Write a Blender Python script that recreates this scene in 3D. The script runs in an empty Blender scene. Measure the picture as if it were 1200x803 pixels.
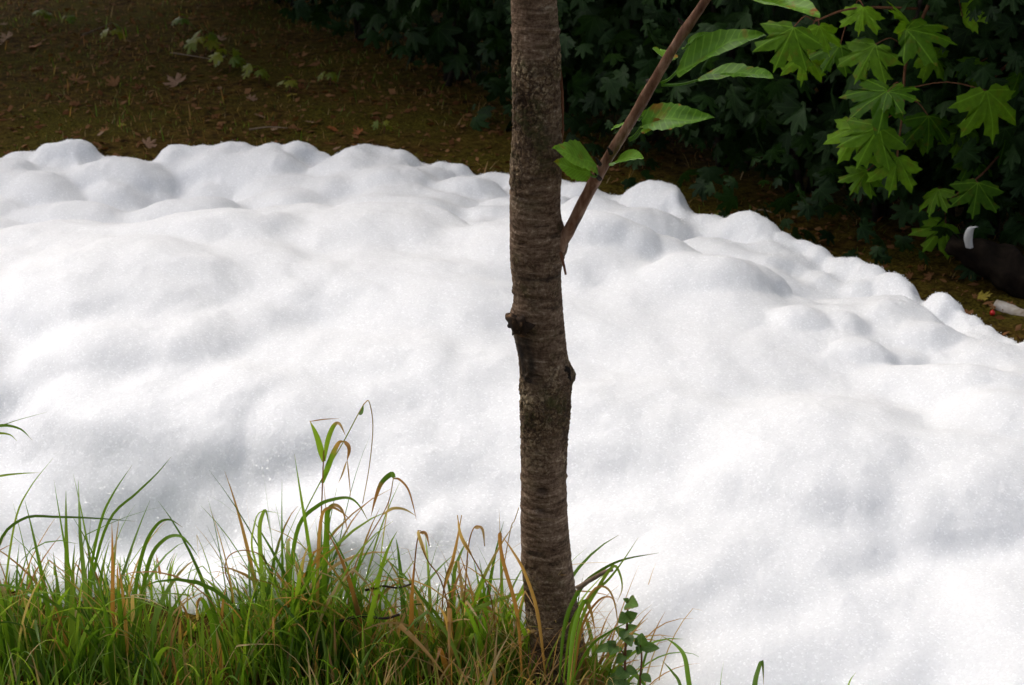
import bpy, math, random
import numpy as np
from mathutils import Vector, Matrix

random.seed(7)
RNG = np.random.default_rng(11)
R = math.radians
SC = bpy.context.scene
COL = SC.collection

# ------------------------------------------------------------------ camera, sky, sun, exposure
PITCH = R(22.0); CAM_Z = 1.6; LENS = 60.0
cam_d = bpy.data.cameras.new("camera")
cam_d.lens = LENS; cam_d.sensor_width = 36.0; cam_d.clip_start = 0.05; cam_d.clip_end = 500.0
cam_d.dof.use_dof = True; cam_d.dof.focus_distance = 2.75; cam_d.dof.aperture_fstop = 13.0
cam = bpy.data.objects.new("camera", cam_d); COL.objects.link(cam)
cam.location = (0, 0, CAM_Z); cam.rotation_euler = (R(90) - PITCH, 0, 0)
SC.camera = cam

SUN_TO = Vector((-0.42, 0.40, 0.815)).normalized()      # direction towards the sun: behind the foam, from the left
SUN_EL = math.asin(SUN_TO.z); SUN_AZ = math.atan2(SUN_TO.x, SUN_TO.y)
world = bpy.data.worlds.new("World"); SC.world = world; world.use_nodes = True
wn = world.node_tree.nodes; wl = world.node_tree.links
sky = wn.new("ShaderNodeTexSky"); sky.sky_type = 'NISHITA'; sky.sun_disc = False
sky.sun_elevation = SUN_EL; sky.sun_rotation = SUN_AZ; sky.air_density = 0.8; sky.dust_density = 7.0; sky.ozone_density = 1.0
bg = wn["Background"]; bg.inputs[1].default_value = 0.145
hsv = wn.new("ShaderNodeHueSaturation"); hsv.inputs["Saturation"].default_value = 0.6       # thin overcast
wl.new(sky.outputs[0], hsv.inputs["Color"]); wl.new(hsv.outputs[0], bg.inputs[0])
sun_d = bpy.data.lights.new("sun", 'SUN'); sun_d.energy = 0.52; sun_d.angle = R(55); sun_d.color = (1.0, 0.995, 0.98)
sun = bpy.data.objects.new("sun", sun_d); COL.objects.link(sun)
sun.rotation_euler = SUN_TO.to_track_quat('Z', 'Y').to_euler(); sun.location = (-4, 4, 9)
SC.view_settings.view_transform = 'Standard'; SC.view_settings.look = 'None'
SC.view_settings.exposure = 0.25; SC.view_settings.gamma = 1.0
SC.cycles.use_denoising = True
SC.cycles.max_bounces = 7; SC.cycles.diffuse_bounces = 4; SC.cycles.transmission_bounces = 4
SC.cycles.sample_clamp_indirect = 4.0

# ------------------------------------------------------------------ helpers
KPX = 36.0 / LENS / 1200.0
CP, SP = math.cos(PITCH), math.sin(PITCH)
def ray(u, v):
    a = (u - 600.0) * KPX; b = -(v - 401.5) * KPX
    return Vector((a, CP + b * SP, -SP + b * CP))
def at_y(u, v, Y):
    d = ray(u, v); s = Y / d.y
    return Vector((d.x * s, Y, CAM_Z + d.z * s))
def at_z(u, v, z):
    d = ray(u, v); s = (z - CAM_Z) / d.z
    return Vector((d.x * s, d.y * s, z))
def depth(p): return p.y * CP - (p.z - CAM_Z) * SP
def px_m(n, p): return n * KPX * depth(p)

def smoothstep(a, b, x):
    t = np.clip((x - a) / (b - a), 0, 1); return t * t * (3 - 2 * t)

_perm = RNG.permutation(512).astype(np.int64)
_grad = RNG.normal(size=(512, 3)); _grad /= np.linalg.norm(_grad, axis=1)[:, None]
def pn(x, y, z=None):
    """gradient noise, about -1..1"""
    x = np.asarray(x, float); y = np.asarray(y, float)
    z = np.zeros_like(x) if z is None else np.asarray(z, float)
    x, y, z = np.broadcast_arrays(x, y, z)
    xi = np.floor(x).astype(np.int64); yi = np.floor(y).astype(np.int64); zi = np.floor(z).astype(np.int64)
    xf = x - xi; yf = y - yi; zf = z - zi
    fx = xf ** 3 * (xf * (xf * 6 - 15) + 10); fy = yf ** 3 * (yf * (yf * 6 - 15) + 10); fz = zf ** 3 * (zf * (zf * 6 - 15) + 10)
    out = 0.0
    for dx in (0, 1):
        wx = fx if dx else 1 - fx
        for dy in (0, 1):
            wy = fy if dy else 1 - fy
            for dz in (0, 1):
                wz = fz if dz else 1 - fz
                h = _perm[(_perm[(_perm[(xi + dx) & 511] + yi + dy) & 511] + zi + dz) & 511]
                g = _grad[h]
                out = out + wx * wy * wz * (g[..., 0] * (xf - dx) + g[..., 1] * (yf - dy) + g[..., 2] * (zf - dz))
    return out * 1.5

def link(o, parent=None):
    COL.objects.link(o)
    if parent is not None: o.parent = parent
    return o
def tag(o, label=None, cat=None, group=None, kind=None):
    if label: o["label"] = label
    if cat: o["category"] = cat
    if group: o["group"] = group
    if kind: o["kind"] = kind
    return o
def empty(name, loc):
    o = bpy.data.objects.new(name, None); o.location = loc; o.empty_display_size = 0.05
    return link(o)
def mk(name, V, F, mat, smooth=True, col=None, uv=None):
    """mesh from verts and faces (lists or arrays); col: Nx4 point colours, uv: Nx2 per vertex"""
    me = bpy.data.meshes.new(name)
    V = np.asarray(V, np.float32)
    if isinstance(F, np.ndarray):
        n, k = F.shape
        me.vertices.add(len(V)); me.vertices.foreach_set("co", V.ravel())
        me.loops.add(n * k); me.loops.foreach_set("vertex_index", F.astype(np.int32).ravel())
        me.polygons.add(n)
        me.polygons.foreach_set("loop_start", np.arange(0, n * k, k, dtype=np.int32))
        me.update(calc_edges=True)
    else:
        me.from_pydata([tuple(map(float, p)) for p in V], [], [tuple(f) for f in F]); me.update()
    if smooth: me.polygons.foreach_set("use_smooth", [True] * len(me.polygons))
    if col is not None:
        a = me.attributes.new("col", 'FLOAT_COLOR', 'POINT'); a.data.foreach_set("color", np.asarray(col, np.float32).ravel())
    if uv is not None:
        idx = np.empty(len(me.loops), np.int32); me.loops.foreach_get("vertex_index", idx)
        l = me.uv_layers.new(name="uv"); l.data.foreach_set("uv", np.asarray(uv, np.float32)[idx].ravel())
    if mat: me.materials.append(mat)
    return me
def ob(name, me, parent=None, mw=None):
    o = bpy.data.objects.new(name, me); link(o, parent)
    if mw is not None: o.matrix_basis = mw
    return o
class Acc:
    """collects pieces with the same attributes into one mesh"""
    def __init__(s): s.V = []; s.F = []; s.C = []; s.U = []; s.n = 0
    def add(s, V, F, C=None, U=None):
        V = np.asarray(V, float); s.V.append(V)
        s.F += [tuple(i + s.n for i in f) for f in F]; s.n += len(V)
        s.C.append(np.asarray(C) if C is not None else np.zeros((len(V), 4)))
        s.U.append(np.asarray(U) if U is not None else np.zeros((len(V), 2)))
    def mesh(s, name, mat, smooth=True):
        return mk(name, np.vstack(s.V), s.F, mat, smooth, np.vstack(s.C), np.vstack(s.U))

def catmull(P, n):
    P = [np.asarray(p, float) for p in P]
    if len(P) == 2: P = [P[0], (P[0] + P[1]) / 2, P[1]]
    Q = [2 * P[0] - P[1]] + P + [2 * P[-1] - P[-2]]
    out = []; m = len(P) - 1
    for i in range(n):
        t = i / (n - 1) * m; k = min(int(t), m - 1); f = t - k
        a, b, c, d = Q[k:k + 4]
        out.append(0.5 * ((2 * b) + (c - a) * f + (2 * a - 5 * b + 4 * c - d) * f ** 2 + (3 * b - a - 3 * c + d) * f ** 3))
    return np.array(out)
def tube(P, rad, seg=8, cap=True, wob=0.0, seed=0):
    P = np.asarray(P, float); n = len(P); rad = np.broadcast_to(rad, (n,))
    T = np.gradient(P, axis=0); T /= np.linalg.norm(T, axis=1)[:, None] + 1e-9
    ref = np.array([0.0, 0, 1]) if abs(T[0][2]) < 0.9 else np.array([1.0, 0, 0])
    V = []; U = []
    a = np.cross(T[0], ref); a /= np.linalg.norm(a)
    for i in range(n):
        a = a - T[i] * np.dot(a, T[i]); a /= np.linalg.norm(a); b = np.cross(T[i], a)
        th = np.arange(seg) / seg * 2 * np.pi
        rr = rad[i] * (1 + (wob * pn(np.cos(th) * 1.5 + seed * 7.3, np.sin(th) * 1.5, i * 0.4) if wob else 0))
        V.append(P[i] + np.outer(np.cos(th) * rr, a) + np.outer(np.sin(th) * rr, b)); U += [(j / seg, i / (n - 1)) for j in range(seg)]
    V = np.vstack(V)
    F = [(i * seg + j, i * seg + (j + 1) % seg, (i + 1) * seg + (j + 1) % seg, (i + 1) * seg + j) for i in range(n - 1) for j in range(seg)]
    if cap:
        F.append(tuple(range(seg - 1, -1, -1))); F.append(tuple((n - 1) * seg + j for j in range(seg)))
    return V, F, np.array(U)

# ------------------------------------------------------------------ materials
def new_mat(name):
    m = bpy.data.materials.new(name); m.use_nodes = True
    nt = m.node_tree; nt.nodes.clear()
    out = nt.nodes.new("ShaderNodeOutputMaterial")
    return m, nt, nt.nodes, nt.links, out
def nd(nt, t, **kw):
    n = nt.nodes.new(t)
    for k, v in kw.items(): setattr(n, k, v)
    return n
def ramp(nt, stops, interp='LINEAR'):
    n = nt.nodes.new("ShaderNodeValToRGB"); e = n.color_ramp.elements; n.color_ramp.interpolation = interp
    while len(e) < len(stops): e.new(0.5)
    for i, (p, c) in enumerate(stops): e[i].position = p; e[i].color = (*c, 1)
    return n
def noise(nt, scale, detail=4, rough=0.55, vec=None, dist=0.0):
    n = nt.nodes.new("ShaderNodeTexNoise"); n.inputs["Scale"].default_value = scale
    n.inputs["Detail"].default_value = detail; n.inputs["Roughness"].default_value = rough; n.inputs["Distortion"].default_value = dist
    if vec is not None: nt.links.new(vec, n.inputs["Vector"])
    return n
def mix(nt, a, b, fac, mode='MIX'):
    n = nt.nodes.new("ShaderNodeMix"); n.data_type = 'RGBA'; n.blend_type = mode
    for sock, val in ((n.inputs[6], a), (n.inputs[7], b), (n.inputs[0], fac)):
        if hasattr(val, "is_linked"): nt.links.new(val, sock)
        elif isinstance(val, (int, float)): sock.default_value = val
        else: sock.default_value = (*val, 1)
    return n.outputs[2]
def mth(nt, op, a, b=None, c=None):
    n = nt.nodes.new("ShaderNodeMath"); n.operation = op
    for s, v in zip(n.inputs, (a, b, c)):
        if v is None: continue
        if hasattr(v, "is_linked"): nt.links.new(v, s)
        else: s.default_value = v
    return n.outputs[0]
def bump(nt, h, strength, dist, normal=None):
    n = nt.nodes.new("ShaderNodeBump"); n.inputs["Strength"].default_value = strength; n.inputs["Distance"].default_value = dist
    nt.links.new(h, n.inputs["Height"])
    if normal is not None: nt.links.new(normal, n.inputs["Normal"])
    return n.outputs[0]

def mat_foam():
    m, nt, N, L, out = new_mat("foam")
    geo = nd(nt, "ShaderNodeNewGeometry"); p = geo.outputs["Position"]
    b = nd(nt, "ShaderNodeBsdfPrincipled")
    n1 = noise(nt, 5.0, 3, 0.5, p)
    c = mix(nt, (0.80, 0.81, 0.822), (0.84, 0.847, 0.855), n1.outputs["Fac"])
    def cells(scale, stops):
        vc = nd(nt, "ShaderNodeTexVoronoi"); vc.inputs["Scale"].default_value = scale; L.new(p, vc.inputs["Vector"])
        sc_ = nd(nt, "ShaderNodeSeparateColor"); L.new(vc.outputs["Color"], sc_.inputs[0]); r_ = ramp(nt, stops); L.new(sc_.outputs[0], r_.inputs[0]); return r_.outputs[0]
    g_ = lambda k: (k, k, k)
    c = mix(nt, c, cells(330, [(0.0, g_(.93)), (.5, g_(.985)), (.90, g_(1.0)), (.935, g_(1.12))]), 1.0, 'MULTIPLY')  # sparse brighter cells paint bubble sparkle into the base colour
    L.new(c, b.inputs["Base Color"])
    b.inputs["Roughness"].default_value = 0.6
    b.subsurface_method = 'BURLEY'; b.inputs["Subsurface Weight"].default_value = 0.85; b.inputs["Subsurface Scale"].default_value = 0.03
    b.inputs["Subsurface Radius"].default_value = (1.0, 1.0, 1.0)
    b.inputs["IOR"].default_value = 1.33
    n2 = noise(nt, 130.0, 3, 0.6, p)
    L.new(bump(nt, n2.outputs["Fac"], 0.22, 0.003), b.inputs["Normal"])
    # wet bubble skins: scattered bubbles are small mirrors, each facing its own way
    def glints(scale, keep, tint, tilt, patch):
        v2 = nd(nt, "ShaderNodeTexVoronoi"); v2.inputs["Scale"].default_value = scale; L.new(p, v2.inputs["Vector"])
        vm = nd(nt, "ShaderNodeVectorMath", operation='SUBTRACT'); L.new(v2.outputs["Color"], vm.inputs[0]); vm.inputs[1].default_value = (0.5, 0.5, 0.5)
        vs = nd(nt, "ShaderNodeVectorMath", operation='SCALE'); L.new(vm.outputs[0], vs.inputs[0]); vs.inputs["Scale"].default_value = tilt
        va = nd(nt, "ShaderNodeVectorMath", operation='ADD'); L.new(vs.outputs[0], va.inputs[0]); L.new(geo.outputs["Normal"], va.inputs[1])
        vn = nd(nt, "ShaderNodeVectorMath", operation='NORMALIZE'); L.new(va.outputs[0], vn.inputs[0])
        g = nd(nt, "ShaderNodeBsdfGlossy"); g.inputs["Roughness"].default_value = 0.12; L.new(vn.outputs[0], g.inputs["Normal"])
        sep = nd(nt, "ShaderNodeSeparateColor"); L.new(v2.outputs["Color"], sep.inputs[0])
        pf = ramp(nt, [(0.42, (0, 0, 0)), (0.62, (1, 1, 1))]); L.new(noise(nt, patch, 3, 0.6, p).outputs["Fac"], pf.inputs[0])
        sel = mth(nt, 'MULTIPLY', mth(nt, 'GREATER_THAN', sep.outputs[1], keep), mth(nt, 'LESS_THAN', v2.outputs["Distance"], 0.38))
        f = mth(nt, 'MULTIPLY', mth(nt, 'MULTIPLY', sel, tint), mth(nt, 'ADD', pf.outputs[0], .25))
        cc = nd(nt, "ShaderNodeCombineColor"); [L.new(f, cc.inputs[i]) for i in range(3)]; L.new(cc.outputs[0], g.inputs["Color"])
        return g
    ad2 = nd(nt, "ShaderNodeAddShader"); L.new(b.outputs[0], ad2.inputs[0]); L.new(glints(420, .5, .30, 3.2, 3.5).outputs[0], ad2.inputs[1])
    L.new(ad2.outputs[0], out.inputs[0])
    return m
def mat_ground():
    m, nt, N, L, out = new_mat("ground")
    p = nd(nt, "ShaderNodeNewGeometry").outputs["Position"]
    b = nd(nt, "ShaderNodeBsdfPrincipled"); b.inputs["Roughness"].default_value = 0.95; b.inputs["Specular IOR Level"].default_value = .04
    n1 = noise(nt, 2.2, 6, 0.65, p); n2 = noise(nt, 26, 6, 0.7, p); n3 = noise(nt, 120, 3, 0.6, p)
    soil = ramp(nt, [(0.38, (0.022, 0.011, 0.003)), (0.5, (0.08, 0.042, 0.010)), (0.62, (0.21, 0.11, 0.03))]); L.new(n2.outputs["Fac"], soil.inputs[0])
    moss = ramp(nt, [(0.38, (0.024, 0.022, 0.003)), (0.62, (0.14, 0.112, 0.014))]); L.new(n3.outputs["Fac"], moss.inputs[0])
    f = ramp(nt, [(0.40, (0, 0, 0)), (0.58, (1, 1, 1))]); L.new(mix(nt, n1.outputs["Fac"], n2.outputs["Fac"], 0.45), f.inputs[0])
    L.new(mix(nt, soil.outputs[0], moss.outputs[0], f.outputs[0]), b.inputs["Base Color"])
    L.new(bump(nt, n2.outputs["Fac"], 0.9, 0.02, bump(nt, n3.outputs["Fac"], 0.6, 0.006)), b.inputs["Normal"])
    L.new(b.outputs[0], out.inputs[0]); return m
def mat_bark():
    m, nt, N, L, out = new_mat("bark")
    tc = nd(nt, "ShaderNodeTexCoord").outputs["Object"]
    b = nd(nt, "ShaderNodeBsdfPrincipled")
    at = nd(nt, "ShaderNodeAttribute", attribute_name="col"); sp = nd(nt, "ShaderNodeSeparateColor"); L.new(at.outputs["Color"], sp.inputs[0])
    mp = nd(nt, "ShaderNodeMapping"); mp.inputs["Scale"].default_value = (1, 1, 5.5); L.new(tc, mp.inputs[0])
    band = noise(nt, 22, 7, 0.66, mp.outputs[0], 0.6)              # horizontal cherry bands
    pat = noise(nt, 14, 5, 0.65, tc); fine = noise(nt, 190, 5, 0.7, tc)
    vo = nd(nt, "ShaderNodeTexVoronoi", feature='DISTANCE_TO_EDGE'); vo.inputs["Scale"].default_value = 70.0
    wv = noise(nt, 60, 3, 0.6, tc); vmx = nd(nt, "ShaderNodeVectorMath", operation='MULTIPLY_ADD'); L.new(wv.outputs["Color"], vmx.inputs[0]); vmx.inputs[1].default_value = (.03, .03, .03); L.new(tc, vmx.inputs[2]); L.new(vmx.outputs[0], vo.inputs["Vector"])
    crk = ramp(nt, [(0.0, (0, 0, 0)), (0.16, (1, 1, 1))]); L.new(vo.outputs["Distance"], crk.inputs[0])
    c1 = ramp(nt, [(0.36, (0.035, 0.020, 0.010)), (0.46, (0.125, 0.076, 0.046)), (0.56, (0.26, 0.175, 0.115)), (0.66, (0.56, 0.45, 0.33))])
    L.new(mix(nt, band.outputs["Fac"], fine.outputs["Fac"], 0.40), c1.inputs[0])
    c2 = ramp(nt, [(0.40, (0.04, 0.026, 0.014)), (0.5, (0.17, 0.108, 0.058)), (0.60, (0.50, 0.39, 0.24))])
    L.new(mix(nt, pat.outputs["Fac"], fine.outputs["Fac"], 0.5), c2.inputs[0])
    c2c = mix(nt, (0.045, 0.028, 0.018), c2.outputs[0], crk.outputs[0])
    rough_f = sp.outputs[0]                                          # rough plated zones
    c = mix(nt, c1.outputs[0], c2c, rough_f)
    alg = ramp(nt, [(0.52, (0, 0, 0)), (0.68, (1, 1, 1))]); L.new(noise(nt, 30, 5, 0.7, tc).outputs["Fac"], alg.inputs[0])
    c = mix(nt, c, (0.085, 0.085, 0.030), mth(nt, 'MULTIPLY', alg.outputs[0], mth(nt, 'ADD', mth(nt, 'MULTIPLY', sp.outputs[0], 0.6), 0.22)))
    c = mix(nt, c, (0.012, 0.010, 0.009), sp.outputs[1])             # black stain under the old cut
    L.new(c, b.inputs["Base Color"]); b.inputs["Roughness"].default_value = 0.75; b.inputs["Specular IOR Level"].default_value = .15
    hh = mth(nt, 'ADD', mth(nt, 'MULTIPLY', mth(nt, 'MULTIPLY', crk.outputs[0], rough_f), .6), band.outputs["Fac"])
    L.new(bump(nt, hh, 0.55, 0.004, bump(nt, fine.outputs["Fac"], 0.8, 0.003)), b.inputs["Normal"])
    L.new(b.outputs[0], out.inputs[0]); return m
def mat_wood(name, stops, scale=30, rough=0.8, stretch=(1, 1, 1)):
    m, nt, N, L, out = new_mat(name)
    tc = nd(nt, "ShaderNodeTexCoord").outputs["Object"]
    mp = nd(nt, "ShaderNodeMapping"); mp.inputs["Scale"].default_value = stretch; L.new(tc, mp.inputs[0])
    b = nd(nt, "ShaderNodeBsdfPrincipled"); b.inputs["Roughness"].default_value = rough; b.inputs["Specular IOR Level"].default_value = .5 if rough < .5 else .12
    n = noise(nt, scale, 6, 0.65, mp.outputs[0], 0.3); r = ramp(nt, stops); L.new(n.outputs["Fac"], r.inputs[0])
    L.new(r.outputs[0], b.inputs["Base Color"]); L.new(bump(nt, n.outputs["Fac"], 0.6, 0.004), b.inputs["Normal"])
    L.new(b.outputs[0], out.inputs[0]); return m
def mat_leaf(name, dark, light, trans=0.45, brown=0.0, veins=False, yellow=None, rough=0.42, spec=0.4, hue_by='both', chew=None):
    """leaf: tint by object and by piece; UV (-1..1) is the leaf plane with the petiole at the origin"""
    m, nt, N, L, out = new_mat(name)
    at = nd(nt, "ShaderNodeAttribute", attribute_name="col"); sp = nd(nt, "ShaderNodeSeparateColor"); L.new(at.outputs["Color"], sp.inputs[0])
    oi = nd(nt, "ShaderNodeObjectInfo")
    t = mth(nt, 'FRACT', mth(nt, 'ADD', sp.outputs[0], oi.outputs["Random"]))
    c = mix(nt, dark, light, t)
    p = nd(nt, "ShaderNodeNewGeometry").outputs["Position"]
    bl = noise(nt, 60, 4, 0.6, p)
    c = mix(nt, c, (0.5, 0.5, 0.5), mth(nt, 'MULTIPLY', bl.outputs["Fac"], 0.0))
    var = ramp(nt, [(0.3, (0.72, 0.72, 0.72)), (0.7, (1.15, 1.15, 1.15))]); L.new(bl.outputs["Fac"], var.inputs[0])
    c = mix(nt, c, var.outputs[0], 1.0, 'MULTIPLY')
    if veins:
        uv = nd(nt, "ShaderNodeUVMap", uv_map="uv").outputs[0]
        s = nd(nt, "ShaderNodeSeparateXYZ"); L.new(uv, s.inputs[0]); x, y = s.outputs[0], s.outputs[1]
        best = None
        if veins == 'maple':
            for a in (0, 41, -41, 82, -82):
                ca, sa = math.cos(R(a)), math.sin(R(a))
                d = mth(nt, 'ABSOLUTE', mth(nt, 'SUBTRACT', mth(nt, 'MULTIPLY', x, ca), mth(nt, 'MULTIPLY', y, sa)))
                fw = mth(nt, 'LESS_THAN', mth(nt, 'ADD', mth(nt, 'MULTIPLY', x, sa), mth(nt, 'MULTIPLY', y, ca)), 0.0)
                d = mth(nt, 'ADD', d, fw); best = d if best is None else mth(nt, 'MINIMUM', best, d)
        else:
            ax = mth(nt, 'ABSOLUTE', x); best = ax
            side = mth(nt, 'PINGPONG', mth(nt, 'SUBTRACT', y, mth(nt, 'MULTIPLY', ax, 0.9)), 0.045)
            best = mth(nt, 'MINIMUM', best, mth(nt, 'ADD', side, 0.004))
        vf = mth(nt, 'SUBTRACT', 1.0, mth(nt, 'MINIMUM', mth(nt, 'MULTIPLY', best, 55.0), 1.0))
        c = mix(nt, c, tuple(min(1, k * 2.2 + 0.03) for k in light), mth(nt, 'MULTIPLY', vf, 0.28))
    if yellow: c = mix(nt, c, yellow, sp.outputs[2])
    if brown:
        bf = ramp(nt, [(0.58, (0, 0, 0)), (0.66, (1, 1, 1))]); L.new(noise(nt, 42, 3, 0.5, p).outputs["Fac"], bf.inputs[0])
        fac = mth(nt, 'MULTIPLY', mth(nt, 'MINIMUM', mth(nt, 'MULTIPLY', bf.outputs[0], mth(nt, 'ADD', sp.outputs[1], 0.12)), 1.0), brown)
        c = mix(nt, c, (0.28, 0.09, 0.02), fac)
    b = nd(nt, "ShaderNodeBsdfPrincipled"); L.new(c, b.inputs["Base Color"])
    b.inputs["Roughness"].default_value = rough; b.inputs["Specular IOR Level"].default_value = spec
    L.new(bump(nt, bl.outputs["Fac"], 0.35, 0.003), b.inputs["Normal"])
    tr = nd(nt, "ShaderNodeBsdfTranslucent"); L.new(mix(nt, c, (1.25, 1.3, 0.6), 1.0, 'MULTIPLY'), tr.inputs[0])
    ms = nd(nt, "ShaderNodeMixShader"); ms.inputs[0].default_value = trans
    L.new(b.outputs[0], ms.inputs[1]); L.new(tr.outputs[0], ms.inputs[2])
    L.new(ms.outputs[0], out.inputs[0]); return m
def mat_blade(name="grass_blade"):
    """col.r tint, col.g position along the blade, col.b how far the tip has dried"""
    m, nt, N, L, out = new_mat(name)
    at = nd(nt, "ShaderNodeAttribute", attribute_name="col"); sp = nd(nt, "ShaderNodeSeparateColor"); L.new(at.outputs["Color"], sp.inputs[0])
    oi = nd(nt, "ShaderNodeObjectInfo")
    t = mth(nt, 'FRACT', mth(nt, 'ADD', sp.outputs[0], oi.outputs["Random"]))
    g = ramp(nt, [(0.0, (0.065, 0.135, 0.012)), (0.45, (0.14, 0.27, 0.022)), (0.85, (0.26, 0.38, 0.04)), (1.0, (0.18, 0.30, 0.08))]); L.new(t, g.inputs[0])
    p = nd(nt, "ShaderNodeNewGeometry").outputs["Position"]
    n1 = noise(nt, 45, 4, 0.6, p)
    d = mth(nt, 'ADD', sp.outputs[1], mth(nt, 'MULTIPLY', mth(nt, 'SUBTRACT', n1.outputs["Fac"], 0.5), 0.5))
    lo = mth(nt, 'SUBTRACT', 1.05, mth(nt, 'MULTIPLY', sp.outputs[2], 1.15))
    df = mth(nt, 'MULTIPLY', mth(nt, 'SUBTRACT', d, lo), 5.0)
    dfc = nd(nt, "ShaderNodeClamp"); L.new(df, dfc.inputs[0])
    dry = ramp(nt, [(0.0, (0.36, 0.17, 0.05)), (0.5, (0.46, 0.27, 0.10)), (1.0, (0.52, 0.40, 0.21))]); L.new(t, dry.inputs[0])
    c = mix(nt, g.outputs[0], dry.outputs[0], dfc.outputs[0])
    b = nd(nt, "ShaderNodeBsdfPrincipled"); L.new(c, b.inputs["Base Color"]); b.inputs["Roughness"].default_value = 0.45
    b.inputs["Specular IOR Level"].default_value = 0.4
    tr = nd(nt, "ShaderNodeBsdfTranslucent"); L.new(mix(nt, c, (1.3, 1.3, 0.7), 1.0, 'MULTIPLY'), tr.inputs[0])
    ms = nd(nt, "ShaderNodeMixShader"); ms.inputs[0].default_value = 0.5
    L.new(b.outputs[0], ms.inputs[1]); L.new(tr.outputs[0], ms.inputs[2]); L.new(ms.outputs[0], out.inputs[0]); return m

M = dict(
    foam=mat_foam(), bubble=mat_wood("bubble_skin", [(0.3, (0.93, 0.94, 0.95)), (0.7, (0.96, 0.965, 0.97))], 80, 0.4), ground=mat_ground(), bark=mat_bark(), blade=mat_blade(),
    shoot=mat_wood("shoot_bark", [(0.3, (0.06, 0.026, 0.016)), (0.5, (0.19, 0.095, 0.055)), (0.7, (0.38, 0.24, 0.16))], 60, 0.5, (1, 1, 0.4)),
    dark_bark=mat_wood("dark_bark", [(0.3, (0.012, 0.009, 0.007)), (0.6, (0.05, 0.038, 0.03)), (0.8, (0.09, 0.07, 0.055))], 25),
    shaded_log=mat_wood("shaded_log_wood", [(0.3, (0.006, 0.004, 0.003)), (0.6, (0.022, 0.015, 0.010)), (0.8, (0.05, 0.034, 0.022))], 18, 0.95),  # log wood darkened to near black, shade put into its colour
    stub=mat_wood("cut_wood", [(0.38, (0.015, 0.011, 0.009)), (0.55, (0.05, 0.03, 0.018)), (0.68, (0.36, 0.21, 0.11))], 40),
    twig=mat_wood("twig", [(0.3, (0.09, 0.035, 0.02)), (0.7, (0.22, 0.10, 0.05))], 50),
    stick=mat_wood("dry_stick", [(0.3, (0.10, 0.07, 0.045)), (0.7, (0.30, 0.22, 0.15))], 60),
    pale=mat_wood("pale_branch", [(0.36, (0.12, 0.06, 0.03)), (0.46, (0.45, 0.38, 0.30)), (0.7, (0.72, 0.68, 0.62))], 16),
    white=mat_wood("white_scrap", [(0.3, (0.70, 0.68, 0.64)), (0.7, (0.86, 0.85, 0.83))], 40, 0.5),
    berry=mat_wood("berry", [(0.3, (0.55, 0.01, 0.01)), (0.7, (0.7, 0.03, 0.02))], 40, 0.25),
    maple=mat_leaf("maple_leaf", (0.035, 0.105, 0.004), (0.18, 0.35, 0.014), 0.45, 0.3, 'maple', rough=0.5, spec=.12),
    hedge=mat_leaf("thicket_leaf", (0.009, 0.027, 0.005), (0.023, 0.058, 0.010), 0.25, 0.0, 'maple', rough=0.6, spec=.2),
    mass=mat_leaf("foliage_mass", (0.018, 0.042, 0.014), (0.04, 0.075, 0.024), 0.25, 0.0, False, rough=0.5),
    cherry=mat_leaf("cherry_leaf", (0.09, 0.21, 0.02), (0.16, 0.31, 0.035), 0.45, 0.9, 'cherry', rough=0.42, spec=.25),
    seedling=mat_leaf("seedling_leaf", (0.09, 0.17, 0.012), (0.26, 0.28, 0.02), 0.4, 0.2, 'maple', yellow=(0.30, 0.28, 0.02)),
    weed=mat_leaf("weed_leaf", (0.08, 0.16, 0.04), (0.14, 0.24, 0.06), 0.4, 0.8, 'cherry'),
    dead=mat_leaf("dead_leaf", (0.15, 0.06, 0.022), (0.32, 0.16, 0.07), 0.2, 0.0, 'maple', rough=0.7, spec=0.05),
    dead_orange=mat_leaf("dead_leaf_orange", (0.33, 0.09, 0.02), (0.40, 0.13, 0.03), 0.25, 0.0, 'maple', rough=0.6),
    dead_yellow=mat_leaf("dead_leaf_yellow", (0.40, 0.30, 0.03), (0.45, 0.36, 0.05), 0.3, 0.0, 'maple', rough=0.6),
    dead_pale=mat_leaf("dead_leaf_pale", (0.30, 0.17, 0.10), (0.40, 0.25, 0.15), 0.2, 0.0, 'maple', rough=0.7),
)

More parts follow.
